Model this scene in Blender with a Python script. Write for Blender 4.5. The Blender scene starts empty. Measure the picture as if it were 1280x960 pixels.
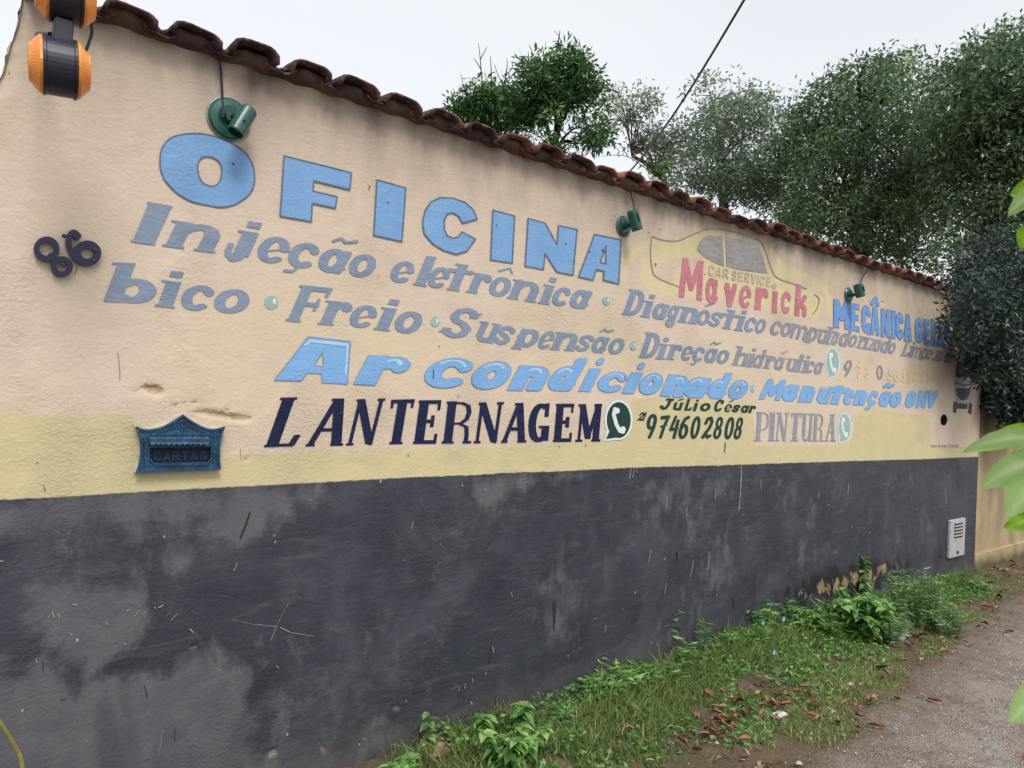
import bpy, math, random
import numpy as np
from mathutils import Vector, Matrix
from mathutils.geometry import delaunay_2d_cdt
R_ = random.Random(7); NR = np.random.RandomState(11)
SC = bpy.context.scene; COL = SC.collection

# ------------------------------------------------------------------ camera
F, CX, CY = 900.0, 640.0, 480.0             # focal length in photo pixels, image centre (1280x960)
CH = 1.55                                   # eye height, m
_v = np.array([1753-CX, 549-CY, F]); _v /= np.linalg.norm(_v)
_c = math.sin(math.radians(1.0)); _a = (69-F*_c)/1113
_u = np.array([_a, -1, _c]); _u -= _v*(_u@_v); _u /= np.linalg.norm(_u)
_y = np.cross(_u, _v); M3 = np.array([_v, _y, _u])    # photo-camera axes -> world (x along wall, y into wall, z up)
D = 2.6814                                  # distance of the eye from the wall face
def ray(px, py): return M3 @ np.array([px-CX, py-CY, F])
def W(px, py, y=0.0):                       # point of the plane parallel to the wall at depth y
    d = ray(px, py); t = (D+y)/d[1]; return (d[0]*t, CH+d[2]*t)
def W3(px, py, y=0.0):
    s, z = W(px, py, y); return Vector((s, y, z))
def G(px, py, z=0.0):
    d = ray(px, py); t = (z-CH)/d[2]; return Vector((d[0]*t, -D+d[1]*t, z))
def P3(px, py, dist):
    d = ray(px, py); d = d/np.linalg.norm(d)*dist; return Vector((d[0], -D+d[1], CH+d[2]))
cam_d = bpy.data.cameras.new('camera'); cam = bpy.data.objects.new('camera', cam_d); COL.objects.link(cam)
cam_d.sensor_width = 36; cam_d.lens = 36*F/1280; cam_d.clip_start = .05; cam_d.clip_end = 3000
rt, up, bk = M3 @ np.array([1,0,0]), M3 @ np.array([0,-1,0]), M3 @ np.array([0,0,-1])
cam.matrix_world = Matrix([[rt[i], up[i], bk[i], (0,-D,CH)[i]] for i in range(3)]+[[0,0,0,1]])
cam_d.dof.use_dof = True; cam_d.dof.focus_distance = 4.0; cam_d.dof.aperture_fstop = 20
SC.camera = cam

# ------------------------------------------------------------------ light
SUN_EL, SUN_AZ = math.radians(52), math.radians(215)      # veiled sun, high, in front of the wall to the left
w = bpy.data.worlds.new('World'); SC.world = w; w.use_nodes = True
nt = w.node_tree; nt.nodes.clear()
sky = nt.nodes.new('ShaderNodeTexSky'); sky.sky_type = 'NISHITA'; sky.sun_disc = False
sky.sun_elevation = SUN_EL; sky.sun_rotation = SUN_AZ; sky.dust_density = 4
b1 = nt.nodes.new('ShaderNodeBackground'); b1.inputs[1].default_value = .05
nt.links.new(sky.outputs[0], b1.inputs[0])
b2 = nt.nodes.new('ShaderNodeBackground'); b2.inputs[1].default_value = .755      # the overcast layer
tc = nt.nodes.new('ShaderNodeTexCoord'); ns = nt.nodes.new('ShaderNodeTexNoise'); ns.inputs['Scale'].default_value = 1.6; ns.inputs['Detail'].default_value = 3
nt.links.new(tc.outputs['Generated'], ns.inputs['Vector'])
cr = nt.nodes.new('ShaderNodeValToRGB'); cr.color_ramp.elements[0].position = .3; cr.color_ramp.elements[1].position = .7
cr.color_ramp.elements[0].color = (.89,.895,.885,1); cr.color_ramp.elements[1].color = (.985,.985,.97,1)
nt.links.new(ns.outputs['Fac'], cr.inputs[0]); nt.links.new(cr.outputs[0], b2.inputs[0])
ad = nt.nodes.new('ShaderNodeAddShader'); wo = nt.nodes.new('ShaderNodeOutputWorld')
nt.links.new(b1.outputs[0], ad.inputs[0]); nt.links.new(b2.outputs[0], ad.inputs[1]); nt.links.new(ad.outputs[0], wo.inputs[0])
sl = bpy.data.lights.new('sun', 'SUN'); so = bpy.data.objects.new('sun', sl); COL.objects.link(so)
sl.energy = 2.0; sl.angle = math.radians(18); sl.color = (1,.975,.945)
sd = Vector((-.30*math.cos(SUN_EL)*1.0, -math.cos(SUN_EL)*.95, math.sin(SUN_EL))).normalized()
so.rotation_euler = sd.to_track_quat('Z','Y').to_euler()
sky.sun_rotation = math.atan2(sd.x, sd.y)
SC.view_settings.view_transform = 'Standard'; SC.view_settings.look = 'None'
SC.view_settings.exposure = 0.17; SC.view_settings.gamma = 1

# ------------------------------------------------------------------ helpers
def hx(h):
    h = h.lstrip('#'); o = []
    for i in (0,2,4):
        c = int(h[i:i+2],16)/255; o.append(c/12.92 if c <= .04045 else ((c+.055)/1.055)**2.4)
    return (*o, 1.0)
class NT:
    def __init__(s, name):
        s.m = bpy.data.materials.new(name); s.m.use_nodes = True; s.t = s.m.node_tree; s.t.nodes.clear()
        s.out = s.t.nodes.new('ShaderNodeOutputMaterial'); s.bs = s.t.nodes.new('ShaderNodeBsdfPrincipled')
        s.t.links.new(s.bs.outputs[0], s.out.inputs[0]); s.g = s.t.nodes.new('ShaderNodeNewGeometry'); s.pos = s.g.outputs['Position']
    def put(s, sock, v):
        if isinstance(v, bpy.types.NodeSocket): s.t.links.new(v, sock)
        elif isinstance(v, tuple) and sock.type == 'VECTOR': sock.default_value = v[:3]
        else: sock.default_value = v
    def mth(s, op, a, b=0.0, c=0.0, clamp=False):
        n = s.t.nodes.new('ShaderNodeMath'); n.operation = op; n.use_clamp = clamp
        s.put(n.inputs[0], a); s.put(n.inputs[1], b); s.put(n.inputs[2], c); return n.outputs[0]
    def mix(s, f, a, b):
        n = s.t.nodes.new('ShaderNodeMix'); n.data_type = 'RGBA'; n.clamp_factor = True
        s.put(n.inputs[0], f); s.put(n.inputs[6], a); s.put(n.inputs[7], b); return n.outputs[2]
    def noise(s, sc, det=3, vec=None, rough=.55, dist=0.0):
        n = s.t.nodes.new('ShaderNodeTexNoise'); s.put(n.inputs['Vector'], vec if vec is not None else s.pos)
        n.inputs['Scale'].default_value = sc; n.inputs['Detail'].default_value = det; n.inputs['Roughness'].default_value = rough
        n.inputs['Distortion'].default_value = dist; return n.outputs['Fac']
    def vor(s, sc, out='Distance', vec=None, feat='F1'):
        n = s.t.nodes.new('ShaderNodeTexVoronoi'); n.feature = feat; s.put(n.inputs['Vector'], vec if vec is not None else s.pos)
        n.inputs['Scale'].default_value = sc; return n.outputs[out]
    def vmul(s, v, k):
        n = s.t.nodes.new('ShaderNodeVectorMath'); n.operation = 'MULTIPLY'; s.put(n.inputs[0], v); n.inputs[1].default_value = k; return n.outputs[0]
    def step(s, v, lo, hi):
        n = s.t.nodes.new('ShaderNodeMapRange'); s.put(n.inputs[0], v); n.inputs[1].default_value = lo; n.inputs[2].default_value = hi; n.clamp = True; return n.outputs[0]
    def attr(s, name, out='Fac'):
        n = s.t.nodes.new('ShaderNodeAttribute'); n.attribute_name = name; return n.outputs[out]
    def bump(s, h, st=.3, dist=.01, nrm=None):
        n = s.t.nodes.new('ShaderNodeBump'); s.put(n.inputs['Height'], h); n.inputs['Strength'].default_value = st; n.inputs['Distance'].default_value = dist
        if nrm is not None: s.put(n.inputs['Normal'], nrm)
        return n.outputs[0]
    def done(s, col, rough=.7, nrm=None, spec=.3, metal=0.0):
        s.put(s.bs.inputs['Base Color'], col); s.put(s.bs.inputs['Roughness'], rough); s.bs.inputs['Specular IOR Level'].default_value = spec
        s.bs.inputs['Metallic'].default_value = metal
        if nrm is not None: s.put(s.bs.inputs['Normal'], nrm)
        return s.m
def stucco(n, extra=None):
    """relief shared by the plaster and the paint lying on it"""
    fine = n.noise(70, 4, rough=.6); trow = n.noise(7, 5, vec=n.vmul(n.pos,(1,1,2.2)), rough=.6, dist=.6)
    msk = n.step(n.noise(1.9, 3), .50, .66); rg = n.noise(58, 6, vec=n.vmul(n.pos,(1,1,1.5)), rough=.72, dist=.5)
    h = n.mth('ADD', n.mth('MULTIPLY', fine, .34), n.mth('MULTIPLY', trow, .42))
    h = n.mth('ADD', h, n.mth('MULTIPLY', n.mth('MULTIPLY', rg, msk), 1.3))
    if extra is not None: h = n.mth('ADD', h, extra)
    return n.bump(h, .62, .012)
def simple(name, c1, c2, sc=6, rough=.6, spec=.3, bmp=.2, bsc=40, metal=0.0, bd=.004):
    n = NT(name); c = n.mix(n.step(n.noise(sc, 4), .3, .7), hx(c1), hx(c2))
    return n.done(c, rough, n.bump(n.noise(bsc, 4), bmp, bd), spec, metal)
def paint(name, c1, fade=.12, c2=None, under='#cdbca5', rough=.8, chips=.0):
    n = NT(name); c = n.mix(n.step(n.noise(5, 5), .32, .68), hx(c1), hx(c2 or c1))
    brush = n.step(n.noise(14, 5, vec=n.vmul(n.pos,(1,1,3.5)), rough=.7), .42, .8)
    c = n.mix(n.mth('MULTIPLY', brush, fade), c, hx(under))
    sp = n.step(n.noise(120, 3, rough=.7), .66+.0*chips, .72)
    c = n.mix(n.mth('MULTIPLY', sp, .35+chips), c, hx(under))
    return n.done(c, rough, stucco(n), .25)

def link(name, me, mats, parent=None):
    o = bpy.data.objects.new(name, me); COL.objects.link(o)
    for m in (mats if isinstance(mats, (list,tuple)) else [mats]):
        if m is not None: me.materials.append(m)
    if parent is not None: o.parent = parent
    return o
def mk(name, vs, fs, mats, parent=None, smooth=False, mi=None):
    me = bpy.data.meshes.new(name); me.from_pydata([tuple(v) for v in vs], [], [tuple(f) for f in fs]); me.validate(clean_customdata=False)
    if mi is not None and len(mi) == len(me.polygons): me.polygons.foreach_set('material_index', mi)
    if smooth: me.polygons.foreach_set('use_smooth', [True]*len(me.polygons))
    me.update(); return link(name, me, mats, parent)
def npmesh(name, V, Fc, mats, parent=None, attrs=None, smooth=False):
    """V (n,3), Fc (m,k) with constant k"""
    me = bpy.data.meshes.new(name); V = np.asarray(V, np.float32); Fc = np.asarray(Fc, np.int32); k = Fc.shape[1]
    me.vertices.add(len(V)); me.vertices.foreach_set('co', V.ravel()); me.loops.add(Fc.size); me.loops.foreach_set('vertex_index', Fc.ravel())
    me.polygons.add(len(Fc)); me.polygons.foreach_set('loop_start', np.arange(0, Fc.size, k, dtype=np.int32))
    try: me.polygons.foreach_set('loop_total', np.full(len(Fc), k, np.int32))
    except Exception: pass
    me.polygons.foreach_set('use_smooth', np.full(len(Fc), smooth)); me.update(calc_edges=True)
    for a, val in (attrs or {}).items():
        at = me.attributes.new(a, 'FLOAT', 'POINT'); at.data.foreach_set('value', np.asarray(val, np.float32))
    return link(name, me, mats, parent)
def empty(name, loc=(0,0,0), parent=None):
    o = bpy.data.objects.new(name, None); o.empty_display_size = .1; COL.objects.link(o)
    if parent is not None: o.parent = parent
    o.location = loc; return o
def tag(o, label, cat=None, group=None, kind=None):
    if label: o['label'] = label
    if cat: o['category'] = cat
    if group: o['group'] = group
    if kind: o['kind'] = kind
    return o
class MB:
    def __init__(s): s.v = []; s.f = []; s.mi = []
    def add(s, vs, fs, mi=0):
        o = len(s.v); s.v += [tuple(v) for v in vs]; s.f += [tuple(i+o for i in f) for f in fs]; s.mi += [mi]*len(fs)
    def box(s, c, sz, rot=None, mi=0, bev=0.0):
        x, y, z = [k/2 for k in sz]; b = min(bev, x*.9, y*.9, z*.9)
        if b <= 0:
            vs = [Vector((i*x,j*y,k*z)) for i in (-1,1) for j in (-1,1) for k in (-1,1)]
            fs = [(0,1,3,2),(4,6,7,5),(0,4,5,1),(2,3,7,6),(0,2,6,4),(1,5,7,3)]
        else:
            vs = []; ring = [(-x+b,-y),(x-b,-y),(x,-y+b),(x,y-b),(x-b,y),(-x+b,y),(-x,y-b),(-x,-y+b)]
            inn = [(px*(1-b/x), py*(1-b/y)) for px, py in ring]
            for zz, rr in ((-z,inn),(-z+b,ring),(z-b,ring),(z,inn)): vs += [Vector((p[0],p[1],zz)) for p in rr]
            fs = [tuple(range(7,-1,-1)), tuple(range(24,32))]
            for l in range(3):
                for i in range(8): j = (i+1)%8; fs.append((l*8+i,l*8+j,l*8+8+j,l*8+8+i))
        if rot is not None: vs = [rot@v for v in vs]
        c = Vector(c); s.add([v+c for v in vs], fs, mi); return s
    def rev(s, prof, c, axis, n=20, mi=0, cap=True):
        """lathe: prof = [(radius, along-axis)]"""
        q = Vector(axis).normalized().to_track_quat('Z','Y'); c = Vector(c); vs = []; fs = []
        for r, h in prof:
            for i in range(n): a = 2*math.pi*i/n; vs.append(c+q@Vector((r*math.cos(a), r*math.sin(a), h)))
        for k in range(len(prof)-1):
            for i in range(n): j = (i+1)%n; fs.append((k*n+i,k*n+j,(k+1)*n+j,(k+1)*n+i))
        if cap: fs.append(tuple(range(n-1,-1,-1))); fs.append(tuple(range((len(prof)-1)*n, len(prof)*n)))
        s.add(vs, fs, mi); return s
    def tube(s, pts, r, n=6, mi=0, r1=None):
        pts = [Vector(p) for p in pts]; L = len(pts); vs = []; fs = []; r1 = r if r1 is None else r1
        for i, p in enumerate(pts):
            t = (pts[min(i+1,L-1)]-pts[max(i-1,0)]).normalized(); up_ = Vector((0,0,1)) if abs(t.z) < .95 else Vector((1,0,0))
            a = t.cross(up_).normalized(); b = t.cross(a); rr = r+(r1-r)*i/max(1,L-1)
            for k in range(n): an = 2*math.pi*k/n; vs.append(p+a*math.cos(an)*rr+b*math.sin(an)*rr)
        for i in range(L-1):
            for k in range(n): j = (k+1)%n; fs.append((i*n+k,i*n+j,(i+1)*n+j,(i+1)*n+k))
        fs.append(tuple(range(n-1,-1,-1))); fs.append(tuple(range((L-1)*n, L*n))); s.add(vs, fs, mi); return s
    def build(s, name, mats, parent=None, smooth=False): return mk(name, s.v, s.f, mats, parent, smooth, s.mi)
def smooth_path(pts, sub=5):
    pts = [Vector(p) for p in pts]; out = []; n = len(pts)
    for i in range(n-1):
        p0, p1, p2, p3 = pts[max(i-1,0)], pts[i], pts[i+1], pts[min(i+2,n-1)]
        for k in range(sub):
            t = k/sub; out.append(.5*((2*p1)+(p2-p0)*t+(2*p0-5*p1+4*p2-p3)*t*t+(3*p1-p0-3*p2+p3)*t**3))
    return out+[pts[-1]]
def lerp(tab, x):
    return float(np.interp(x, [p[0] for p in tab], [p[1] for p in tab]))
# numpy noise + signed distances for paint zones
def vnoise(x, y, sc, seed=0):
    x = x*sc+seed*17.3; y = y*sc+seed*9.1; xi = np.floor(x).astype(int); yi = np.floor(y).astype(int); fx = x-xi; fy = y-yi
    fx = fx*fx*(3-2*fx); fy = fy*fy*(3-2*fy)
    def h(a, b):
        n = (a*374761393+b*668265263+seed*974711) & 0x7fffffff; n = (n ^ (n >> 13))*1274126177 & 0x7fffffff; return ((n ^ (n >> 16)) & 65535)/65535.
    return (h(xi,yi)*(1-fx)+h(xi+1,yi)*fx)*(1-fy)+(h(xi,yi+1)*(1-fx)+h(xi+1,yi+1)*fx)*fy
def fbm(x, y, sc, o=4, seed=0):
    s = 0; a = .5; t = 0
    for i in range(o): s = s+a*vnoise(x, y, sc*2**i, seed+i); t += a; a *= .5
    return s/t
def sdf(poly, X, Z):
    """signed distance in metres, positive inside; poly in photo pixels of the wall plane"""
    p = np.array([W(*q) for q in poly]); d = np.full(X.shape, 1e9); ins = np.zeros(X.shape, bool)
    for i in range(len(p)):
        a = p[i]; b = p[(i+1)%len(p)]; e = b-a; wx = X-a[0]; wz = Z-a[1]
        t = np.clip((wx*e[0]+wz*e[1])/(e@e+1e-12), 0, 1); d = np.minimum(d, (wx-t*e[0])**2+(wz-t*e[1])**2)
        c = ((a[1] <= Z) & (b[1] > Z)) | ((b[1] <= Z) & (a[1] > Z))
        xx = a[0]+(Z-a[1])/(e[1] if abs(e[1]) > 1e-12 else 1e-12)*e[0]; ins ^= (c & (X < xx))
    return np.sqrt(d)*np.where(ins, 1, -1)

# ------------------------------------------------------------------ materials
def wall_mat():
    n = NT('painted plaster'); big = n.noise(1.1, 4); mid = n.noise(5, 5, rough=.62)
    pink = n.mix(n.step(big, .3, .7), hx('#c9b8a4'), hx('#cfbfae')); pink = n.mix(n.mth('MULTIPLY', n.step(mid, .4, .75), .35), pink, hx('#bdac97'))
    tint = n.step(n.noise(.9, 3, vec=n.vmul(n.pos,(1,1,1.7)), dist=.4), .52, .72); pink = n.mix(n.mth('MULTIPLY', tint, .5), pink, hx('#cdc19d'))
    yel = n.mix(n.step(mid, .3, .7), hx('#c6bb93'), hx('#c1b58e')); yel = n.mix(n.mth('MULTIPLY', n.step(big, .42, .62), .45), yel, hx('#beb38e'))
    e = n.mth('MULTIPLY', n.mth('SUBTRACT', n.noise(22, 4, vec=n.vmul(n.pos,(1,1,2))), .5), .03)
    c = n.mix(n.step(n.mth('ADD', n.attr('yel'), e), -.004, .006), pink, yel)
    c = n.mix(n.mth('MULTIPLY', n.step(n.mth('ADD', n.attr('car'), n.mth('MULTIPLY', e, 1.6)), -.012, .02), .8), c, hx('#d3c898'))
    g = n.mth('MULTIPLY', n.attr('grime_shade'), n.step(n.noise(6, 5, vec=n.vmul(n.pos,(1,1,.35)), rough=.6), .05, .75))
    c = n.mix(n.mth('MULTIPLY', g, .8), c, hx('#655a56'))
    # dado
    st = n.noise(7, 8, vec=n.vmul(n.pos,(1.1,1,.75)), rough=.66, dist=.35)
    dk = n.mix(n.step(n.noise(3, 5, dist=.5), .3, .7), hx('#2c2f39'), hx('#393b45'))
    gr = n.mix(n.step(st, .3, .7), hx('#56575e'), hx('#6b6b6e'))
    pf = n.mth('ADD', n.attr('grey'), n.mth('MULTIPLY', n.mth('SUBTRACT', st, .5), .26))
    d = n.mix(n.mth('MULTIPLY', n.step(pf, -.018, .034), .72), dk, gr)
    p2 = n.step(n.noise(2.6, 8, vec=n.vmul(n.pos,(1,1,.9)), rough=.66, dist=.4), .50, .60); d = n.mix(n.mth('MULTIPLY', p2, .36), d, hx('#50525c'))
    p3 = n.step(n.noise(9, 6, vec=n.vmul(n.pos,(.5,1,2.2)), rough=.7, dist=.8), .54, .66); d = n.mix(n.mth('MULTIPLY', p3, .30), d, hx('#5f6068'))
    hb = n.noise(26, 5, vec=n.vmul(n.pos,(.18,1,2.6)), rough=.7); d = n.mix(n.mth('MULTIPLY', n.step(hb, .45, .75), .18), d, hx('#5a5b66'))
    brn = n.step(n.mth('ADD', n.noise(2.3, 4, vec=n.vmul(n.pos,(1,1,.6)), dist=.6), n.attr('brown')), .66, .8); d = n.mix(n.mth('MULTIPLY', brn, .5), d, hx('#62565a'))
    bl = n.step(n.noise(3.1, 4, vec=n.vmul(n.pos,(1,1,.45)), dist=.4), .58, .72); d = n.mix(n.mth('MULTIPLY', bl, .45), d, hx('#20232e'))
    dust = n.step(n.noise(150, 3, rough=.8), .56, .78); d = n.mix(n.mth('MULTIPLY', dust, .25), d, hx('#77757c'))
    sz_ = n.t.nodes.new('ShaderNodeSeparateXYZ'); n.t.links.new(n.pos, sz_.inputs[0]); mud = n.step(n.mth('ADD', sz_.outputs[2], n.mth('MULTIPLY', n.mth('SUBTRACT', n.noise(12,6,rough=.75), .5), .5)), .22, -.05); d = n.mix(n.mth('MULTIPLY', mud, .45), d, hx('#6b655e'))
    sx = n.vmul(n.pos, (1,1,.55)); vd = n.vor(17, vec=sx); vc = n.vor(17, 'Color', vec=sx)
    fl = n.mth('MULTIPLY', n.step(n.mth('ADD', vd, n.mth('MULTIPLY', n.noise(60,2), .12)), .135, .105), n.step(vc, .70, .74)); d = n.mix(n.mth('MULTIPLY', fl, .75), d, hx('#b9b2a6'))
    pn = n.noise(5.5, 7, vec=n.vmul(n.pos,(1.2,1,.8)), rough=.66)
    pl = n.step(n.mth('ADD', n.attr('peel'), n.mth('MULTIPLY', pn, 1.0)), 1.06, 1.10)
    pc = n.mix(n.step(n.noise(25, 4), .35, .65), hx('#a58d66'), hx('#6c6350'))
    blk = n.step(n.mth('ADD', n.attr('peel'), n.mth('MULTIPLY', n.noise(8, 5, vec=n.vmul(n.pos,(1,1,.5))), 1.0)), .86, 1.0)
    d = n.mix(n.mth('MULTIPLY', blk, .85), d, hx('#1b1c22')); d = n.mix(pl, d, pc)
    de = n.mth('ADD', n.attr('dado'), n.mth('MULTIPLY', n.mth('SUBTRACT', n.noise(30, 3), .5), .012)); dm = n.step(de, -.0025, .0025)
    c = n.mix(dm, c, d)
    dent = n.step(n.mth('ADD', n.attr('dent'), n.mth('MULTIPLY', n.mth('SUBTRACT', n.noise(45, 4), .5), .022)), -.004, .008)
    c = n.mix(n.mth('MULTIPLY', dent, n.mth('SUBTRACT', .8, n.mth('MULTIPLY', dm, .5))), c, n.mix(n.noise(80,3), hx('#8f775e'), hx('#c2a98b')))
    ex = n.mth('MULTIPLY', dent, n.mth('SUBTRACT', n.mth('MULTIPLY', n.noise(60, 5), .5), 1.1))
    ex = n.mth('SUBTRACT', ex, n.mth('MULTIPLY', pl, .35)); ex = n.mth('ADD', ex, n.mth('MULTIPLY', fl, .2))
    return n.done(c, n.mth('SUBTRACT', .88, n.mth('MULTIPLY', dm, .36)), stucco(n, ex), .3)
M_wall = wall_mat()
M_side = simple('bare plaster', '#8d7d6b', '#6b6055', 5, .95, .1, .6, 30)
M_blue = paint('blue sign paint', '#6a97c6', .14, '#759fcb'); M_bout = paint('grey blue outline paint', '#4f6480', .25)
M_sky3 = paint('light blue sign paint', '#6f9fd0', .12, '#78a6d6'); M_b3out = paint('mid blue outline paint', '#6488b2', .3); M_hi = paint('pale highlight paint', '#a3c4df', .1)
M_grey = paint('faded grey blue paint', '#6f8399', .22, '#7a8aa3'); M_greyR = paint('faded grey paint', '#787f8e', .28, '#858a98')
M_navy = paint('navy sign paint', '#0a173c', .02, '#0e1c45', rough=.55, chips=-.3); M_green = paint('dark green sign paint', '#163a36', .02, rough=.6, chips=-.3)
M_red = paint('faded red paint', '#ad6475', .3, '#b77384'); M_pint = paint('worn grey paint', '#7b8494', .35, '#8b909c', chips=.1)
M_teal = paint('teal paint', '#86a8aa', .15, '#92b0b0'); M_white = paint('white sign paint', '#cfd8d6', .1); M_ghost = paint('ghost yellow paint', '#cbbd90', .7, '#c8b994')
M_glass = paint('painted window grey', '#87858a', .45, '#7b7a7e'); M_thin = paint('thin grey line paint', '#857b74', .4); M_mecb = paint('deeper blue sign paint', '#5c8bc6', .15, '#6793cc')
M_ghg = paint('ghost grey letter paint', '#a59f93', .4); M_dark = paint('dark blue grey paint', '#3c4158', .15, '#4a4d62'); M_silv = paint('pale grey car paint', '#9c9a9c', .3)
M_spot = simple('dark hole', '#1a1614', '#2a221e', 30, .9); M_flk = simple('light paint fleck', '#b5ad9c', '#8f897f', 30, .8)

# ------------------------------------------------------------------ the wall
DADO = [(-60,628),(0,625),(60,622),(150,616),(300,608),(420,602),(505,597),(560,595),(590,594),(640,591),(720,588),(800,584),(925,581),(1040,577),(1150,574),(1223,571)]
WALL = empty('workshop_wall', (0,0,0)); tag(WALL, 'cream and yellow painted workshop wall with dark grey dado and hand painted signwriting', 'wall')
X0, X1, ZT = -.15, 8.245, 2.715
nx, nz = 800, 264
xs = np.linspace(X0, X1, nx); zs = np.linspace(-.25, ZT, nz); X, Z = np.meshgrid(xs, zs)
zy = np.zeros(nx)
BY = [(-50,516),(0,517),(60,519),(110,518),(166,521),(169,530),(276,545),(279,573),(300,568),(335,566),(420,562),(520,561),(640,558),(700,554),(730,549),(765,552),(784,545),(790,498),(850,497),(940,503),(944,556),(1000,558),(1058,556),(1066,546),(1068,518),(1075,512),(1092,511),(1140,518),(1157,520),(1163,528),(1165,557),(1222,560)]
bs = np.array([W(*p) for p in BY]); yel = np.interp(X, bs[:,0], bs[:,1])-Z
ds = np.array([W(*p) for p in DADO]); dado = np.interp(X, ds[:,0], ds[:,1])-Z; dado += .004*(fbm(X, Z*0, 3, 3, 5)-.5)
car_polys = [[(815,297),(838,302),(870,292),(883,287),(920,291),(951,303),(958,318),(966,340),(985,352),(1008,360),(1030,372),(1024,398),(1000,395),(940,380),(900,372),(848,372),(817,342)],
             [(783,316),(800,303),(815,300),(812,312),(796,318),(788,335),(783,352),(779,350)], [(801,320),(814,316),(816,345),(834,356),(846,368),(842,374),(818,368),(802,352)],
             [(962,310),(985,330),(1010,342),(1028,352),(1040,372),(1041,398),(1036,398),(1033,372),(1020,358),(990,350),(968,345)]]
car = np.max([sdf(p, X, Z) for p in car_polys], axis=0)
hollow = [[(822,338),(828,330),(845,332),(840,355),(826,350)],[(835,325),(880,322),(875,345),(850,335)]]
for h in hollow: car = np.minimum(car, -sdf(h, X, Z))
greys = [[(-30,628),(400,604),(415,622),(345,648),(335,680),(262,686),(252,646),(140,641),(30,672),(-30,665)],
         [(28,728),(90,722),(180,748),(165,800),(120,832),(62,800),(30,770)], [(-30,800),(30,852),(50,826),(75,850),(95,876),(150,846),(110,872),(185,845),(250,800),(310,838),(330,960),(330,1100),(-30,1100)],
         [(590,596),(745,589),(745,600),(640,614),(600,640),(584,622)], [(690,700),(722,688),(716,800),(670,798),(636,742)], [(330,830),(370,820),(385,860),(350,890),(320,880)],
         [(400,830),(480,800),(560,790),(640,820),(560,930),(430,940)], [(560,680),(640,660),(690,720),(640,800),(580,760)], [(760,640),(900,600),(1000,620),(940,720),(800,800),(740,760)],
         [(1000,640),(1014,640),(1010,720),(985,740)], [(1120,620),(1150,610),(1160,660),(1130,700)], [(110,690),(300,690),(200,720)]]
grey = np.max([sdf(p, X, Z)*.9 if i < 4 else np.minimum(sdf(p, X, Z)*.35, -.028) for i, p in enumerate(greys)], axis=0); grey = np.clip(grey, -.12, .12)
grey += .13*(fbm(X*1.3, Z*.9, 2.2, 5, 9)-.54)
grime_shade = np.exp(-np.clip(2.72-Z, 0, 9)/.20)*(.7+.5*fbm(X, Z*.3, 3, 3, 3))+.26*np.exp(-np.clip(2.7-Z,0,9)/.55) + .22*np.clip((fbm(X, Z*.06, 5, 3, 8)-.42)*5,0,1)*np.exp(-(2.74-Z)/.24)  # wall-top stains plus the shade under the eaves, painted into the wall colour
grime_shade += np.clip((X-7.3)/1.0, 0, 1)*np.exp(-np.clip(2.6-Z,0,9)/.6)*1.2
grime_shade += .5*np.exp(-((X-.86)/.05)**2)*np.exp(-((Z-2.6)/.2)**2)
xp = (X-W(1035,700)[0]); peel = .585*np.exp(-((X-W(1065,740)[0])/1.25)**4)*np.exp(-((Z-.25)/.17)**2)+.46*np.exp(-((X-W(1176,680)[0])/.13)**2)*np.exp(-((Z-.22)/.17)**2)+.30*np.exp(-np.clip(Z+.02,0,9)/.07)
brown = .10*np.exp(-((X-W(700,740)[0])/.7)**2)*np.exp(-((Z-.5)/.4)**2)
dents = [[(176,485),(184,481),(198,482),(205,489),(201,495),(190,493),(180,489)], [(214,502),(221,505),(222,511),(217,508)], [(241,515),(262,513),(290,518),(314,521),(315,525),(298,527),(275,523),(255,519),(243,518)],
         [(305,573),(313,570),(310,577)], [(225,504),(232,503),(230,507)], [(238,502),(247,501),(246,505)], [(167,489),(172,489),(170,492)],[(276,510),(287,511),(286,513)],
         [(490,884),(498,880),(500,888),(492,889)],[(333,940),(346,933),(347,941),(336,947)],[(398,925),(408,935),(407,943),(402,942)],[(236,808),(248,806),(246,810),(238,811)]]
dent = np.max([sdf(p, X, Z) for p in dents], axis=0)
# missing plaster along the upper left edge
edge = np.interp(Z, [1.9,2.30,2.39,2.45,2.55,2.62,2.7], [-.13,-.02,.10,.128,.142,.158,.165]) + .016*(fbm(Z, Z*0, 26, 3, 4)-.5)*2
Xd = np.where(X < edge, edge+(X-edge)*.02, X)
Y = .0016*(fbm(X, Z, 2.2, 3, 1)-.5)*2+.0006*(fbm(X, Z, 14, 3, 2)-.5)*2 + .0012
Y = Y+np.where(dent > -.004, np.clip(dent+.004, 0, .012)*.9, 0)+np.clip(edge+.05-X, 0, .05)**2*5*(Z > 2.3)
V = np.stack([Xd, Y, Z], -1).reshape(-1, 3); idx = np.arange(nx*nz).reshape(nz, nx)
Fq = np.stack([idx[:-1,:-1], idx[:-1,1:], idx[1:,1:], idx[1:,:-1]], -1).reshape(-1, 4)
hole = (.5*(X[:-1,:-1]+X[1:,1:])-W(1180,525)[0])**2/(.082**2)+(.5*(Z[:-1,:-1]+Z[1:,1:])-W(1180,525)[1])**2/(.052**2)
Fq = Fq[(hole.ravel() > 1)]
npmesh('plaster_face', V, Fq, M_wall, WALL, dict(yel=yel.ravel(), dado=dado.ravel(), car=car.ravel(), grey=grey.ravel(), grime_shade=grime_shade.ravel(), peel=peel.ravel(), brown=brown.ravel(), dent=dent.ravel()), True)
mb = MB(); mb.box(((.19+X1)/2, .13, (ZT-.25)/2-.01), (X1-.19-.03, .16, ZT+.22)); 
mb.build('wall_core', M_side, WALL)
mb = MB(); nn = 60                                                    # ragged returns at both ends
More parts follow.
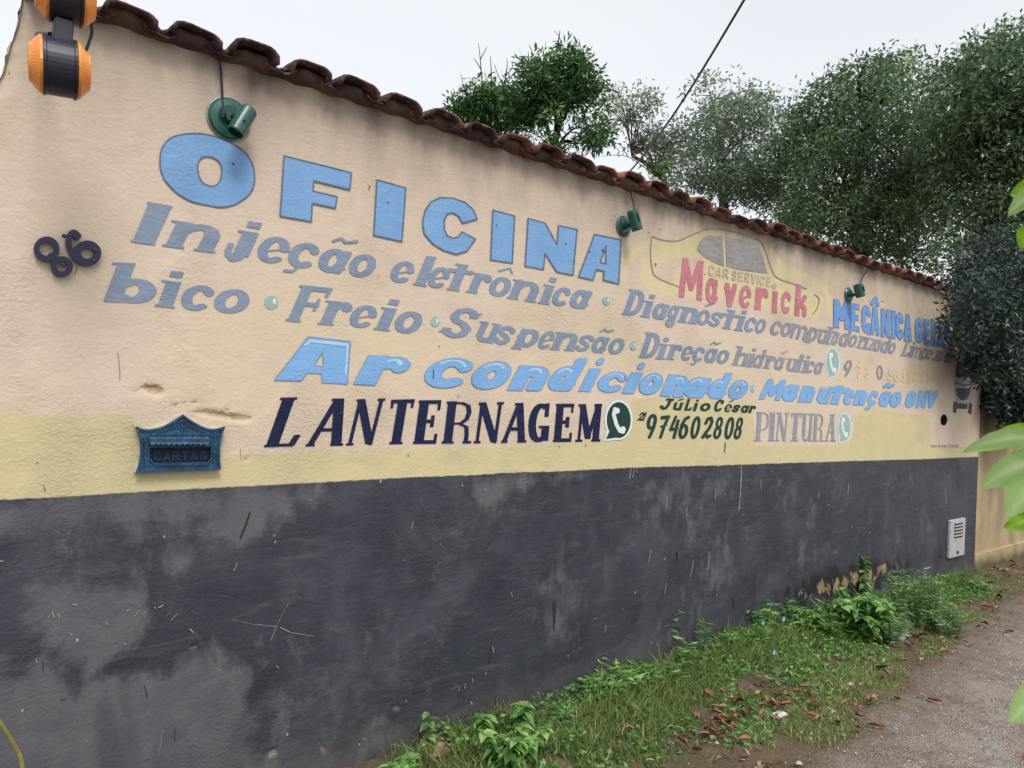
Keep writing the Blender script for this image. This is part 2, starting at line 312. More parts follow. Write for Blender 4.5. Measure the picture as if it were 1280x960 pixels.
for k, (xe, sg) in enumerate(((None,-1),(X1,1))):
    vs = []; fs = []
    for i in range(nn+1):
        z = -.25+(ZT+.25)*i/nn; x = float(np.interp(z, [1.9,2.30,2.39,2.45,2.55,2.62,2.7], [-.13,-.02,.10,.128,.142,.158,.165])) if xe is None else xe
        vs += [(x, .004, z), (x+(R_.uniform(-.008,.012) if xe is None else 0), .03, z), (x+(.01 if xe is None else 0), .21, z)]
        if i:
            a = 3*(i-1); b = 3*i
            for q in (0,1): fs.append((a+q, a+q+1, b+q+1, b+q))
    mb.add(vs, fs)
mb.build('broken_edge', M_side, WALL)
mb = MB(); c = W(1180,525); mb.rev([(.085,0),(.07,.045)], (c[0], .006, c[1]), (0,1,0), 18, cap=False); o = mb.build('drain_hole', M_spot, WALL)

# ------------------------------------------------------------------ stroke lettering
def hull(p):
    p = sorted(set((round(a,5), round(b,5)) for a, b in p))
    if len(p) < 3: return p
    def half(q):
        h = []
        for r in q:
            while len(h) >= 2 and (h[-1][0]-h[-2][0])*(r[1]-h[-2][1])-(h[-1][1]-h[-2][1])*(r[0]-h[-2][0]) <= 1e-9: h.pop()
            h.append(r)
        return h
    a = half(p); b = half(p[::-1]); return a[:-1]+b[:-1]
PEN = {'o': [(math.cos(math.pi*2*k/12), math.sin(math.pi*2*k/12)) for k in range(12)],
       'r': [(-1,-1),(1,-1),(1,1),(-1,1)], 'c': [(-1,-.7),(-.7,-1),(.7,-1),(1,-.7),(1,.7),(.7,1),(-.7,1),(-1,.7)]}
def arc(cx, cy, rx, ry, a0, a1, n=None):
    n = n or max(3, int(abs(a1-a0)/18)); return [(cx+rx*math.cos(math.radians(a0+(a1-a0)*i/n)), cy+ry*math.sin(math.radians(a0+(a1-a0)*i/n))) for i in range(n+1)]
# glyphs: lists of (pen, width factor, points); y 1 = x-height (lower case) or cap height
A_ = 1.5
GL = {
 'o': [('o',1,arc(.5,.5,.5,.5,0,360))], 'c': [('o',1,arc(.5,.5,.5,.5,42,308)),('o',.8,[(.83,.83),(.93,.74)])],
 'e': [('o',1,arc(.5,.5,.5,.5,8,312)),('o',.30,[(.05,.36),(1.0,.60)])],
 'a': [('o',1,arc(.42,.5,.42,.5,25,335)),('c',.95,[(.95,.95),(.82,.02)]),('o',.4,[(.82,.0),(1.08,.18)])],
 'n': [('r',1,[(0,0),(.02,1)]),('o',.5,[(.08,.55),(.35,.88)]),('o',1,arc(.6,.6,.4,.4,130,0)),('c',1,[(1,.6),(.97,0)]),('s',1,[(0,0)]),('s',1,[(.97,0)]),('q',1,[(.02,1)])],
 'm': [('r',.8,[(0,0),(.02,1)]),('o',.6,arc(.28,.68,.24,.32,150,0)),('r',.8,[(.5,.68),(.5,0)]),('o',.6,arc(.76,.68,.24,.32,150,0)),('r',.8,[(1,.68),(1,0)]),('q',.8,[(.02,1)])],
 'h': [('r',1,[(0,0),(.02,A_)]),('o',.5,[(.08,.55),(.35,.88)]),('o',1,arc(.62,.6,.38,.4,130,0)),('c',1,[(1,.6),(.97,0)]),('s',1,[(0,0)]),('s',1,[(.97,0)]),('q',1,[(.02,A_)])],
 'i': [('r',1,[(.5,0),(.5,.98)]),('D',1,[(.5,1.27)]),('s',1,[(.5,0)]),('q',1,[(.5,1)])],
 'j': [('r',1,[(1,1),(1,.1)]),('o',.6,[(1.05,.1),(.9,-.14),(.55,-.24)]),('o',.5,[(.55,-.24),(.2,-.16),(0,.08)]),('o',.4,[(0,.08),(-.02,.42)]),('D',1,[(1,1.27)]),('q',1,[(1,1)])],
 'l': [('r',1,[(.5,0),(.5,A_)]),('s',1,[(.5,0)])],
 't': [('r',1,[(.5,0),(.52,1.32)]),('r',1,[(0,.93),(1,.93)],.85),('s',1,[(.5,0)]),('q',1,[(.5,1.36)])],
 'r': [('r',1,[(0,0),(.02,1)]),('o',.5,[(.08,.5),(.4,.86)]),('o',.8,arc(.72,.6,.36,.4,125,35)),('s',1,[(0,0)]),('q',1,[(.02,1)]),('o',.8,[(.86,.88),(1.0,.75)])],
 'u': [('r',1,[(.02,1),(0,.4)]),('o',.9,arc(.42,.38,.42,.38,180,300)),('r',1,[(1,1),(.96,0)]),('q',1,[(.02,1)]),('q',1,[(1,1)]),('s',.7,[(.96,0)])],
 's': [('o',.95,[(1.0,.80),(.82,.95),(.52,1.0),(.2,.92),(.12,.74),(.3,.56),(.62,.46),(.84,.28),(.72,.07),(.42,0),(.15,.06),(0,.2)]),('o',.5,[(.95,.72),(1.02,.9)])],
 'S': [('o',1,[(.95,.80),(.76,.95),(.5,1.0),(.2,.93),(.08,.74),(.24,.58),(.6,.47),(.86,.30),(.74,.08),(.44,0),(.16,.07),(-.05,.2)]),('o',.4,[(.8,.75),(1.1,.92)]),('o',.4,[(-.2,.12),(.12,.25)])],
 'p': [('r',1,[(.06,-.14),(.12,1)]),('o',.9,arc(.56,.52,.44,.48,130,-160)),('o',.5,[(-.12,.62),(.2,.92)]),('s',1,[(.06,-.14)])],
 'd': [('o',1,arc(.44,.5,.44,.5,20,340)),('c',1,[(1,A_),(.9,.0)]),('o',.4,[(.9,.0),(1.08,.14)])],
 'b': [('r',1,[(0,0),(.04,A_+.1)]),('o',1,arc(.54,.45,.46,.45,140,-140)),('r',.9,[(0,0),(.5,0)],.7),('q',1,[(.04,A_+.1)])],
 'g': [('o',.85,arc(.45,.6,.42,.40,0,360)),('o',.7,[(.8,.8),(1,1)]),('o',.8,[(.8,.4),(.85,.0),(.8,-.2)]),('o',.8,arc(.5,-.25,.38,.26,0,360))],
 'z': [('r',.9,[(.05,1),(1,1)],.7),('o',.7,[(.95,.95),(.05,.05)]),('r',.9,[(.0,0),(1,0)],.7)],
 'v': [('c',.9,[(0,1),(.5,0)]),('c',.8,[(1,1),(.5,0)])], 'k': [('r',1,[(0,0),(0,1.62)]),('o',.75,[(.1,.5),(.95,1.05)]),('o',.85,[(.35,.6),(.5,.6),(1,.35),(1,0)])],
 'I': [('r',1,[(.5,0),(.5,1)]),('s',.6,[(.5,0)]),('q',.6,[(.5,1)])],
 'L': [('r',1,[(.12,0),(.12,1)]),('r',1,[(.1,0),(.9,0)],.8),('o',.55,[(.9,0),(1,.2)]),('s',1,[(.12,1)]),('s',.8,[(.1,0)])],
 'D': [('r',1,[(.08,0),(.08,1)]),('o',.9,arc(.4,.5,.6,.5,88,-88)),('r',.5,[(0,1),(.45,1)],.9),('r',.5,[(0,0),(.45,0)],.9),('q',1,[(.08,1)]),('s',.8,[(.08,0)])],
 'F': [('r',1,[(.1,0),(.1,1)]),('r',1,[(.1,1),(1,1)],.9),('r',1,[(.1,.5),(.75,.5)],.8),('r',.35,[(1.0,.85),(1.0,1)]),('r',.3,[(.75,.4),(.75,.62)]),('s',1,[(.1,0)]),('q',.9,[(.1,1)])],
 'A': [('r',.5,[(0,0),(.52,.98)]),('r',1,[(.86,0),(.60,1)]),('r',.5,[(.22,.33),(.75,.33)],.9),('s',.5,[(0,0)]),('s',.9,[(.88,0)]),('s',.8,[(.55,1)])],
 'N': [('r',.5,[(0,0),(.04,1)]),('c',1,[(.1,1),(.86,.02)]),('r',.5,[(1,1),(.93,0)]),('s',.6,[(0,0)]),('s',.7,[(.06,1)]),('s',.6,[(1,1)])],
 'T': [('r',1,[(.5,0),(.5,1)]),('r',1,[(0,1),(1,1)],1),('r',.3,[(0,.88),(0,1)]),('r',.3,[(1,.88),(1,1)]),('s',1,[(.5,0)])],
 'E': [('r',1,[(.1,0),(.1,1)]),('r',1,[(.1,1),(.95,1)],1),('r',1,[(.1,.52),(.7,.52)],.9),('r',1,[(.1,0),(.95,0)],1),('r',.32,[(.97,.84),(.97,1)]),('r',.32,[(1,.0),(1,.16)]),('r',.28,[(.7,.42),(.7,.62)]),('s',.8,[(.1,0)]),('s',.8,[(.1,1)])],
 'R': [('r',1,[(.1,0),(.1,1)]),('o',.55,[(.1,1),(.55,1),(.82,.93),(.9,.76),(.82,.58),(.6,.48),(.15,.46)]),('o',.5,[(.55,.46),(.85,.38),(.9,.2),(.9,0)]),('s',1,[(.1,0)]),('s',.6,[(.95,0)]),('s',.8,[(.08,1)])],
 'G': [('o',1,arc(.52,.5,.5,.5,60,300)),('r',.55,[(.9,.72),(.9,1)]),('r',1,[(.9,.04),(.9,.36)]),('s',1,[(.8,.40)])],
 'M': [('r',.42,[(0,0),(.04,1)]),('c',.9,[(.08,1),(.48,.08)]),('c',.5,[(.92,1),(.5,.08)]),('r',1,[(.92,0),(.94,1)]),('s',.6,[(0,0)]),('s',.9,[(.94,0)]),('s',.7,[(.05,1)]),('s',.7,[(.94,1)])],
 'P': [('r',1,[(.1,0),(.1,1)]),('o',.5,[(.1,1),(.6,1),(.92,.9),(1,.7),(.9,.48),(.6,.38),(.15,.38)]),('s',1,[(.1,0)]),('s',.8,[(.1,1)])],
 'U': [('r',1,[(.06,1),(.06,.3)]),('o',.7,[(.06,.3),(.14,.08),(.4,0),(.7,.05),(.9,.2)]),('r',.8,[(.96,1),(.96,0)]),('s',.8,[(.06,1)]),('s',.8,[(.96,1)])],
 # heavy block capitals without serifs
 'bM': [('r',1,[(0,0),(0,1)]),('c',.8,[(.05,1),(.5,.35)]),('c',.8,[(.95,1),(.5,.35)]),('r',1,[(1,0),(1,1)])], 'bE': [('r',1,[(0,0),(0,1)]),('r',.8,[(0,1),(1,1)]),('r',.8,[(0,.5),(.8,.5)]),('r',.8,[(0,0),(1,0)])],
 'bC': [('o',1,arc(.5,.7,.5,.3,10,180)+arc(.5,.3,.5,.3,180,350))], 'bG': [('o',1,arc(.5,.7,.5,.3,10,180)+arc(.5,.3,.5,.3,180,360)+[(1,.42),(.62,.42)])],
 'bA': [('c',.8,[(0,0),(.4,1)]),('c',.8,[(1,0),(.6,1)]),('r',.6,[(.25,.25),(.75,.25)])], 'bN': [('r',.8,[(0,0),(0,1)]),('c',.8,[(0,1),(1,0)]),('r',.8,[(1,0),(1,1)])], 'bI': [('r',1,[(.5,0),(.5,1)])],
 'bR': [('r',1,[(0,0),(0,1)]),('o',.8,[(0,1),(.6,1),(1,.85),(1,.68),(.6,.5),(.1,.5)]),('c',.8,[(.5,.5),(1,0)])], 'bL': [('r',1,[(0,0),(0,1)]),('r',.8,[(0,0),(1,0)])], 'bV': [('c',.9,[(0,1),(.5,0)]),('c',.8,[(1,1),(.5,0)])], 'bS': [('o',1,[(1,.8),(.8,1),(.2,1),(0,.8),(.1,.6),(.9,.4),(1,.2),(.8,0),(.2,0),(0,.2)])],
 'bT': [('r',1,[(.5,0),(.5,1)]),('r',1,[(0,1),(1,1)])],
 'fM': [('r',1,[(0,0),(.12,1)]),('c',.8,[(.15,1),(.5,.25)]),('c',.8,[(.92,1),(.52,.25)]),('r',1,[(1,0),(.97,1)])],
 'J': [('o',1,[(.75,1),(.7,.5),(.55,.1),(.3,0),(.0,.25)]),('o',.8,[(.4,1.02),(1,1)])], 'C': [('o',1,arc(.5,.5,.5,.5,35,320)),('o',.9,[(.92,.75),(.92,.95)])],
 '0': [('o',1,arc(.5,.5,.5,.5,0,360))], '8': [('o',.9,arc(.52,.76,.42,.24,0,360)),('o',1,arc(.48,.26,.48,.26,0,360))],
 '6': [('o',1,arc(.5,.3,.5,.3,0,360)),('o',1,[(.02,.35),(.12,.66),(.45,.92),(.9,1.0)])], '9': [('o',1,arc(.5,.7,.5,.3,0,360)),('o',1,[(.97,.7),(.9,.4),(.55,0)])],
 '7': [('r',1,[(0,.95),(1,1)]),('o',1,[(.95,.97),(.55,.5),(.3,0)]),('o',.5,[(.1,.52),(.8,.6)])], '4': [('o',1,[(.45,1),(.0,.38),(.95,.42)]),('c',1,[(.92,.8),(.75,0)])],
 '2': [('o',1,[(.1,.72),(.3,.95),(.7,1),(.95,.8),(.75,.5),(.3,.22),(.05,.02)]),('o',1,[(.05,.06),(.4,.16),(.7,.02),(1,.1)])], '1': [('o',1,[(.1,.75),(.7,1),(.5,0)])],
 '3': [('o',1,[(0,.85),(.5,1),(.9,.78),(.45,.55),(.95,.28),(.5,0),(0,.15)])], '5': [('o',1,[(.95,1),(.2,1),(.1,.6),(.6,.62),(.95,.32),(.6,0),(.05,.1)])],
}
ACC = {'~': ('o',.45,[(.2,1.22),(.42,1.38),(.62,1.24),(.95,1.36)]), "'": ('o',.5,[(.4,1.2),(.85,1.42)]), '^': ('o',.45,[(.15,1.2),(.6,1.42),(.8,1.2)]), ',': ('o',.4,[(.45,0),(.35,-.18),(.1,-.2)])}
ACCM = {'ç': 'c,', 'ã': 'a~', 'ó': "o'", 'ô': 'o^', 'á': "a'", 'ú': "u'", 'é': "e'", 'bÂ': 'bA^'}
ROUND = set('oceçãaóôsSgágd0869CG')
CLAMP = dict(o=.16,c=.165,e=.165,a=.165,n=.185,m=.11,h=.19,r=.22,u=.17,s=.15,S=.13,p=.165,d=.165,b=.2,g=.17,z=.2,v=.2,k=.2,D=.17,F=.15,A=.125,N=.125,T=.16,E=.18,R=.14,G=.17,M=.135,P=.15,U=.15,L=.17,
  bM=.15,bE=.23,bC=.2,bG=.2,bA=.18,bN=.19,bR=.2,bL=.24,bV=.2,bS=.2,bT=.18,fM=.115,J=.2,C=.16,j=.30)
CLAMP.update({'0':.17,'8':.17,'6':.17,'9':.17,'7':.17,'4':.16,'2':.16,'1':.3,'3':.2,'5':.2})
def strokes(ch, xl, xr, base, h, sl, a, b, grow=0.0, serif=True, hifilter=False):
    """px-space convex pieces of one glyph. xl..xr = box at the baseline (px), base(x) = baseline y, h = height"""
    acc = None; key = ch; fat = b > .15*h
    if ch in ACCM:
        if ch.startswith('b'): key = 'bA'; acc = '^'
        else: key, acc = ACCM[ch][0], ACCM[ch][1]
    segs = list(GL[key])+([ACC[acc]] if acc else []); w = xr-xl
    out = []
    kk = CLAMP.get(key, .47)*(1.2 if fat and key in 'oceadbpgnuh' else 1.0); a = min(a, w*kk)
    ia = a; ib = min(b, h*.2)
    if key in 'ceo' and fat: ib = h*.16
    if key == 'e': ib = min(ib, h*.085)
    if key == 'c' and fat: ia = min(ia, w*.17); ib = h*.13
    for sg in segs:
        pen, wf, pts = sg[0], sg[1], sg[2]; vf = sg[3] if len(sg) > 3 else 1
        horiz = len(sg) > 3; isacc = acc is not None and sg is segs[-1]
        if pen in 'sq':
            if not serif: continue
            x, y = pts[0]; cx = xl+ia+x*(w-2*ia); cy = ib+y*(h-2*ib); aw = ia*wf+max(1.6, ia*.35); bw = max(.9, b*.35) if h < 44 or fat else 1.5; up_ = -ib+bw if y < .5 else ib-bw
            pp = [(cx-aw-(ia*.3 if pen == 'q' else 0), cy+up_), (cx+(aw if pen == 's' else ia*wf), cy+up_)]; pn = PEN['r']; pa, pb = .3+grow, bw+grow
        elif pen == 'D':
            x, y = pts[0]; hh = h*(.115 if not fat else .15); pp = [(xl+ia+x*(w-2*ia)+(0 if not fat else hh*.3), y*h+(.05*h if fat else 0))]; pn = PEN['r' if not fat else 'o']; pa = (ia*.85 if not fat else hh)+grow; pb = hh+grow
            if hifilter: continue
        elif isacc:
            if hifilter: continue
            dy = 0 if pts[0][1] < .5 else h*(.06 if not fat else .1)*(-1.6 if key[0] == 'b' and len(key) > 1 else 1); pp = [(xl+x*w, y*h+dy) for x, y in pts]; pn = PEN['o']; pa = pb = max(.7, h*.055*(1.6 if fat else 1))+grow
        else:
            pp = [(xl+ia+x*(w-2*ia), ib+y*(h-2*ib)) for x, y in pts]; pn = PEN[pen]
            if key == 't' and horiz: pp = [(xl+x*w, h*.93) for x, y in pts]
            pa = (ib if horiz or wf < .3 else ia*wf)+grow; pb = (ib*vf if pen != 'o' else ib*(wf if wf < .6 else 1))+grow
            if pen == 'o' and wf < .6: pa = max(ia*wf, min(ib, ia))*1+grow
        if hifilter:
            if pen in 'sq': continue
            pp = [(x-.15*pa, y+pb*.45) for x, y in pp]; keep = []
            for i in range(len(pp)-1):
                if pp[i][1] > h*.72 and pp[i+1][1] > h*.72: keep.append((pp[i], pp[i+1]))
            pa, pb = max(.5, ia*.16), max(.5, ib*.2); pn = PEN['o']; prs = keep
        else: prs = list(zip(pp[:-1], pp[1:])) or [(pp[0], pp[0])]
        for p, q in prs:
            hl = hull([(p[0]+u*pa, p[1]+v*pb) for u, v in pn]+[(q[0]+u*pa, q[1]+v*pb) for u, v in pn])
            if len(hl) >= 3: out.append([(x+sl*y, base(x)-y) for x, y in hl])
    return out
def union(pieces, holes=()):
    vs = []; fs = []
    for p in pieces:
        q = [W(*v) for v in p]; o = len(vs); vs += [Vector(v) for v in q]; fs.append(list(range(o, o+len(q))))
    nh = len(fs)
    for p in holes:
        q = [W(*v) for v in p]; o = len(vs); vs += [Vector(v) for v in q]; fs.append(list(range(o, o+len(q))))
    def area(f): return sum(vs[f[i]].x*vs[f[(i+1)%len(f)]].y-vs[f[(i+1)%len(f)]].x*vs[f[i]].y for i in range(len(f)))
    fs = [f if area(f) > 0 else f[::-1] for f in fs]
    r = delaunay_2d_cdt(vs, [], fs, 1, 1e-6); ov, of, orig = r[0], r[2], r[5]
    of2 = [f for f, og in zip(of, orig) if any(k < nh for k in og) and not any(k >= nh for k in og)]
    return ov, of2
LC = [0]
def layers(name, lay, parent, extra=None):
    """lay: [(pieces, holes, material)] bottom to top; paint films half a millimetre apart"""
    mb = MB(); mats = []; LC[0] += 1
    for i, (pc, ho, m) in enumerate(lay):
        if not pc: continue
        ov, of = union(pc, ho); y = -.0014-.0007*i-.00013*(LC[0]%5); mats.append(m)
        mb.add([(v.x, y, v.y) for v in ov], of, len(mats)-1)
    return mb.build(name, mats, parent)
def word(label, text, base, top, a, b, sl, mat, out=None, og=0.0, hi=None, serif=True, cap=1.0, lay0=None):
    """text: [(char, xl, xr[, height factor])]; base/top/a/sl: tables over x, b: factor of the height"""
    wd = empty('painted_word', (0,0,0), WALL); wd['label'] = label
    for t in text:
        ch, xl, xr = t[:3]; hf = t[3] if len(t) > 3 else 1.0; xm = (xl+xr)/2
        B = lambda x: lerp(base, x)
        h = (B(xm)-lerp(top, xm))*hf; s = sl if not isinstance(sl, list) else lerp(sl, xm); aa = a if not isinstance(a, list) else lerp(a, xm); bb = b*h/hf if not isinstance(b, tuple) else b[0]
        if ch[0] in ROUND and len(ch) == 1: xl -= s*h*.5; xr -= s*h*.5
        L = []
        if out: L.append((strokes(ch, xl, xr, B, h, s, aa, bb, og, serif), (), out))
        L.append((strokes(ch, xl, xr, B, h, s, aa, bb, 0, serif), (), mat))
        if hi: L.append((strokes(ch, xl, xr, B, h, s, aa, bb, 0, serif, True), (), hi))
        layers('letter', L, wd)
    return wd

# OFICINA, traced
def outline_pieces(poly, r):
    out = []
    for i in range(len(poly)):
        p, q = poly[i], poly[(i+1)%len(poly)]; out.append(hull([(p[0]+u*r, p[1]+v*r) for u, v in PEN['o']]+[(q[0]+u*r, q[1]+v*r) for u, v in PEN['o']]))
    return out
def smoothpoly(pl):
    n = len(pl); out = []
    for i in range(n):
        p0, p1, p2, p3 = [np.array(pl[(i+k)%n], float) for k in (-1,0,1,2)]
        for t in (0,.33,.66): out.append(tuple(.5*((2*p1)+(p2-p0)*t+(2*p0-5*p1+4*p2-p3)*t*t+(3*p1-p0-3*p2+p3)*t**3)))
    return out
OF = [(smoothpoly([(200,205),(201,190),(208,177),(220,170),(240,167),(262,169),(285,177),(303,188),(314,202),(318,218),(317,232),(312,242),(303,250),(292,256),(277,259),(262,257),(240,252),(222,242),(208,228),(202,216)]), [smoothpoly([(247,212),(248,202),(255,196),(266,197),(275,204),(277,215),(275,226),(269,232),(260,232),(251,226)])]),
 ([(355,195),(439,216),(437,237),(392,226),(391,239),(421,246),(419,260),(390,254),(389,277),(350,270)], []), ([(471,225),(507,235),(502,302),(467,294)], []),
 ([(596,274),(591,262),(581,253),(566,248),(550,247),(538,253),(531,264),(528,278),(530,292),(540,304),(554,313),(570,318),(583,314),(594,299),(577,290),(573,296),(566,298),(559,295),(555,287),(555,275),(559,267),(566,266),(573,270),(578,279)], []),
 ([(616,263),(643,270),(640,329),(613,325)], []), ([(660,273),(681,279),(696,306),(698,282),(721,287),(716,344),(696,340),(681,317),(679,337),(656,333)], []),
 ([(743,293),(776,300),(773,355),(754,350),(755,339),(745,337),(741,350),(723,346)], [[(757,307),(750,328),(757,330)]])]
wd = empty('painted_word', (0,0,0), WALL); wd['label'] = 'large light blue word OFICINA with dark outline'
for p, hs in OF:
    o = layers('letter', [([p], hs, M_blue), (outline_pieces(p, 1.0)+[q for h_ in hs for q in outline_pieces(h_, 1.0)], (), M_bout)], wd)

B1 = [(166,301),(206,308),(265,316),(345,330),(445,346),(503,354),(596,367),(685,381),(735,387),(793,395),(868,405),(919,413),(980,421),(1030,430),(1070,435),(1115,443),(1140,447),(1190,455)]
H1 = [(166,32),(225,32),(343,32),(424,29),(460,28),(503,26.5),(595,24.5),(735,23),(828,19.5),(900,18.5),(980,18),(1045,16.5),(1100,14.5),(1150,13.5),(1190,13)]
T1 = [(x, lerp(B1,x)-lerp(H1,x)) for x in range(160,1200,10)]
AW = [(200,10),(343,9.5),(450,8.2),(510,6.4),(600,5.6),(735,4.8),(800,4.2),(950,3.4),(1000,2.7),(1100,2.0),(1190,1.6)]
SL1 = [(160,.47),(530,.42),(735,.38),(850,.33),(1000,.33),(1190,.35)]
w_ = lambda lab, t, m=M_grey: word(lab, t, B1, T1, AW, .105, SL1, m)
wd1 = w_('grey blue word Injeção on the first service line', [('n',206,266),('j',273,309),('e',323,361),('ç',361,399),('ã',399,436),('o',437,469)])
layers('letter', [([[(166,301),(192,306),(214,259),(186,253)], [(163,300),(194,305.4),(194,306.4),(163,302)], [(184,252),(216,258),(215,260),(184,255)]], (), M_grey)], wd1)
w_('grey blue word eletrônica on the first service line', [('e',489,517),('l',517,531),('e',536,561),('t',553,579),('r',584,608),('ô',612,638),('n',635,668),('i',672,686),('c',691,713),('a',713,738)])
w_('grey blue word Diagnóstico below the painted car', [('D',777,799,1.5),('i',801,811),('a',816,835),('g',834,849),('n',848,869),('ó',871,887),('s',886,903),('t',899,916),('i',918,927),('c',931,945),('o',944,957)])
w_('grey word computadorizado right of the painted car', [('c',963,977),('o',976,989),('m',986,1006),('p',1006,1019),('u',1020,1031),('t',1026,1039),('a',1040,1048),('d',1049,1061),('o',1061,1071),('r',1071,1078),('i',1077,1083),('z',1083,1092),('a',1092,1101),('d',1101,1111),('o',1111,1119)], M_greyR)
w_('grey word Limpeza near the right end of the wall', [('L',1126,1135,1.4),('i',1134,1139),('m',1138,1149),('p',1149,1157),('e',1157,1165),('z',1165,1172),('a',1171,1178)], M_greyR)
w_('grey word de at the right end of the wall', [('d',1180,1186),('e',1185,1191)], M_greyR)
B2 = [(129,377),(165,379),(205,384),(240,388),(290,392),(356,401),(406,406),(453,410),(487,414),(510,417),(575,423),(600,427),(645,434),(688,437),(730,440),(770,443),(812,448),(859,451),(904,455),(935,459),(957,461),(985,464),(1023,468)]
H2 = [(129,34),(242,31.5),(290,30),(406,30),(453,28),(510,27),(605,24),(683,22.5),(750,20.5),(859,18.5),(904,17.5),(977,16),(1023,15)]
T2 = [(x, lerp(B2,x)-lerp(H2,x)) for x in range(125,1030,10)]
AW2 = [(130,12),(210,9),(290,8.5),(400,8.5),(500,7),(575,6.5),(600,4.8),(730,4.6),(800,4.4),(859,3.2),(1023,2.5)]
SL2 = [(130,.33),(300,.42),(500,.45),(700,.45),(812,.33),(1023,.33)]
v_ = lambda lab, t, m=M_grey: word(lab, t, B2, T2, AW2, .105, SL2, m)
v_('grey blue word bico left of the painted teal dot', [('b',129,190),('i',194,217),('c',227,268),('o',268,311)])
v_('grey blue word Freio between two teal dots', [('F',356,400,1.5),('r',399,432),('e',438,470),('i',466,487),('o',494,527)])
v_('grey blue word Suspensão above the word condicionado', [('S',557,596,1.5),('u',592,616),('s',619,642),('p',640,668),('e',674,692),('n',688,716),('s',720,741),('ã',740,760),('o',761,780)])
v_('grey blue word Direção right of a teal dot', [('D',798,819,1.6),('i',820,829),('r',833,849),('e',852,866),('ç',866,881),('ã',881,896),('o',896,911)])
v_('grey word hidráulica left of the round phone sign', [('h',915,932),('i',932,939),('d',941,954),('r',954,966),('á',968,980),('u',981,993),('l',993,999),('i',1001,1007),('c',1008,1018),('a',1018,1028)], M_greyR)
B3 = [(440,480),(560,485),(655,488),(728,489),(780,491),(813,493),(840,496),(890,498),(960,499),(990,502),(1025,504),(1045,505),(1060,506),(1090,507),(1120,509),(1160,510)]
H3 = [(440,37),(478,35),(560,37),(611,35),(655,30),(700,31),(765,25),(813,26),(850,26),(922,23),(1000,20),(1060,18),(1120,18.5),(1160,20)]
T3 = [(x, lerp(B3,x)-lerp(H3,x)) for x in range(435,1180,10)]
AW3 = [(450,14),(560,13),(611,13),(650,10),(700,9),(730,7),(770,8),(800,7),(860,6.5),(922,6),(960,5),(1010,4.6),(1060,4.2),(1100,4),(1160,3.2)]
SL3 = [(440,.5),(600,.5),(730,.5),(800,.45),(900,.38),(1000,.35),(1160,.22)]
u_ = lambda lab, t, hi=M_hi: word(lab, t, B3, T3, AW3, .19, SL3, M_sky3, M_b3out, .7, hi, serif=False)
wd3 = u_('bright blue word Ar with pale highlights', [('r',442,502)])
pA = [(343,475),(385,421),(438,427),(434,480),(402,478),(402,467),(384,466),(376,476)]
layers('letter', [([pA], [[(392,457),(403,440),(404,458)]], M_sky3), (outline_pieces(pA, .6)+outline_pieces([(392,457),(403,440),(404,458)], .5), (), M_b3out),
   ([[(387,424),(434,429),(434,433),(388,428),(382,433),(379,432)], [(433,429),(436,429),(433,468),(430.5,468)]], (), M_hi)], wd3)
u_('bright blue word condicionado with pale highlights', [('c',532,591),('o',591,637),('n',634,676),('d',687,722),('i',722,738),('c',748,784),('i',777,792),('o',800,827),('n',825,853),('a',856,886),('d',886,908),('o',911,934)])
word('bright blue word Manutenção above the grey word PINTURA', [('fM',949,974,1.15),('a',978,997),('n',997,1014),('u',1019,1035),('t',1033,1052),('e',1055,1067),('n',1066,1080),('ç',1085,1097),('ã',1099,1112),('o',1113,1126)], B3, T3, AW3, .19, SL3, M_sky3, M_b3out, .5, None, False)
word('bright blue letters GNV right of the word Manutenção', [('bG',1130,1142,1.08),('bN',1144,1156,1.08),('bV',1157,1168,1.08)], B3, T3, 3.2, .16, SL3, M_sky3, M_b3out, .5, None, False)
B4 = [(327,559),(430,557),(500,555),(600,554),(650,553),(750,552)]; T4 = [(340,496),(390,498),(470,498.5),(545,500.5),(600,502.5),(640,503.5),(700,504.5),(750,505)]
AW4 = [(340,8),(400,6.5),(450,6),(530,6),(570,5.4),(605,5),(650,5),(740,4.3)]
word('navy serif word LANTERNAGEM above the dark dado', [('L',328,374),('A',381,431),('N',432,469),('T',476,513),('E',515,549),('R',551,590),('N',592,624),('A',626,659),('G',660,689),('E',690,717),('M',719,750)],
     B4, T4, AW4, (2.3,), [(340,.38),(390,.25),(450,.22),(500,.16),(560,.12),(650,.10),(745,.07)], M_navy)
word('worn grey serif word PINTURA beside a teal phone sign', [('P',943,961),('I',960,967),('N',969,983),('T',985,1001),('U',1001,1014),('R',1015,1029),('A',1031,1044)],
     [(940,551.5),(1045,552)], [(940,514.5),(1045,518)], [(950,3.1),(1040,2.3)], (1.1,), .07, M_pint)
word('deep blue capitals MECÂNICA under the far green lamp', [('bM',1042,1062),('bE',1063,1074),('bC',1077,1088),('bÂ',1088,1099),('bN',1101,1112),('bI',1114,1119),('bC',1120,1129),('bA',1130,1139)],
     [(1042,409),(1062,412),(1088,418),(1112,422),(1139,427)], [(1042,373),(1062,379),(1088,383),(1112,388),(1139,394)], [(1050,4.3),(1075,3.6),(1100,2.6),(1139,2.2)], .09, .0, M_mecb, M_bout, .6, None, False)
word('deep blue capitals GERAL partly behind hanging leaves', [('bG',1144,1153),('bE',1155,1162),('bR',1164,1171),('bA',1172,1180),('bL',1181,1187)],
     [(1144,428),(1187,436)], [(1144,397),(1187,405)], 2.0, .09, .0, M_mecb, M_bout, .5, None, False)
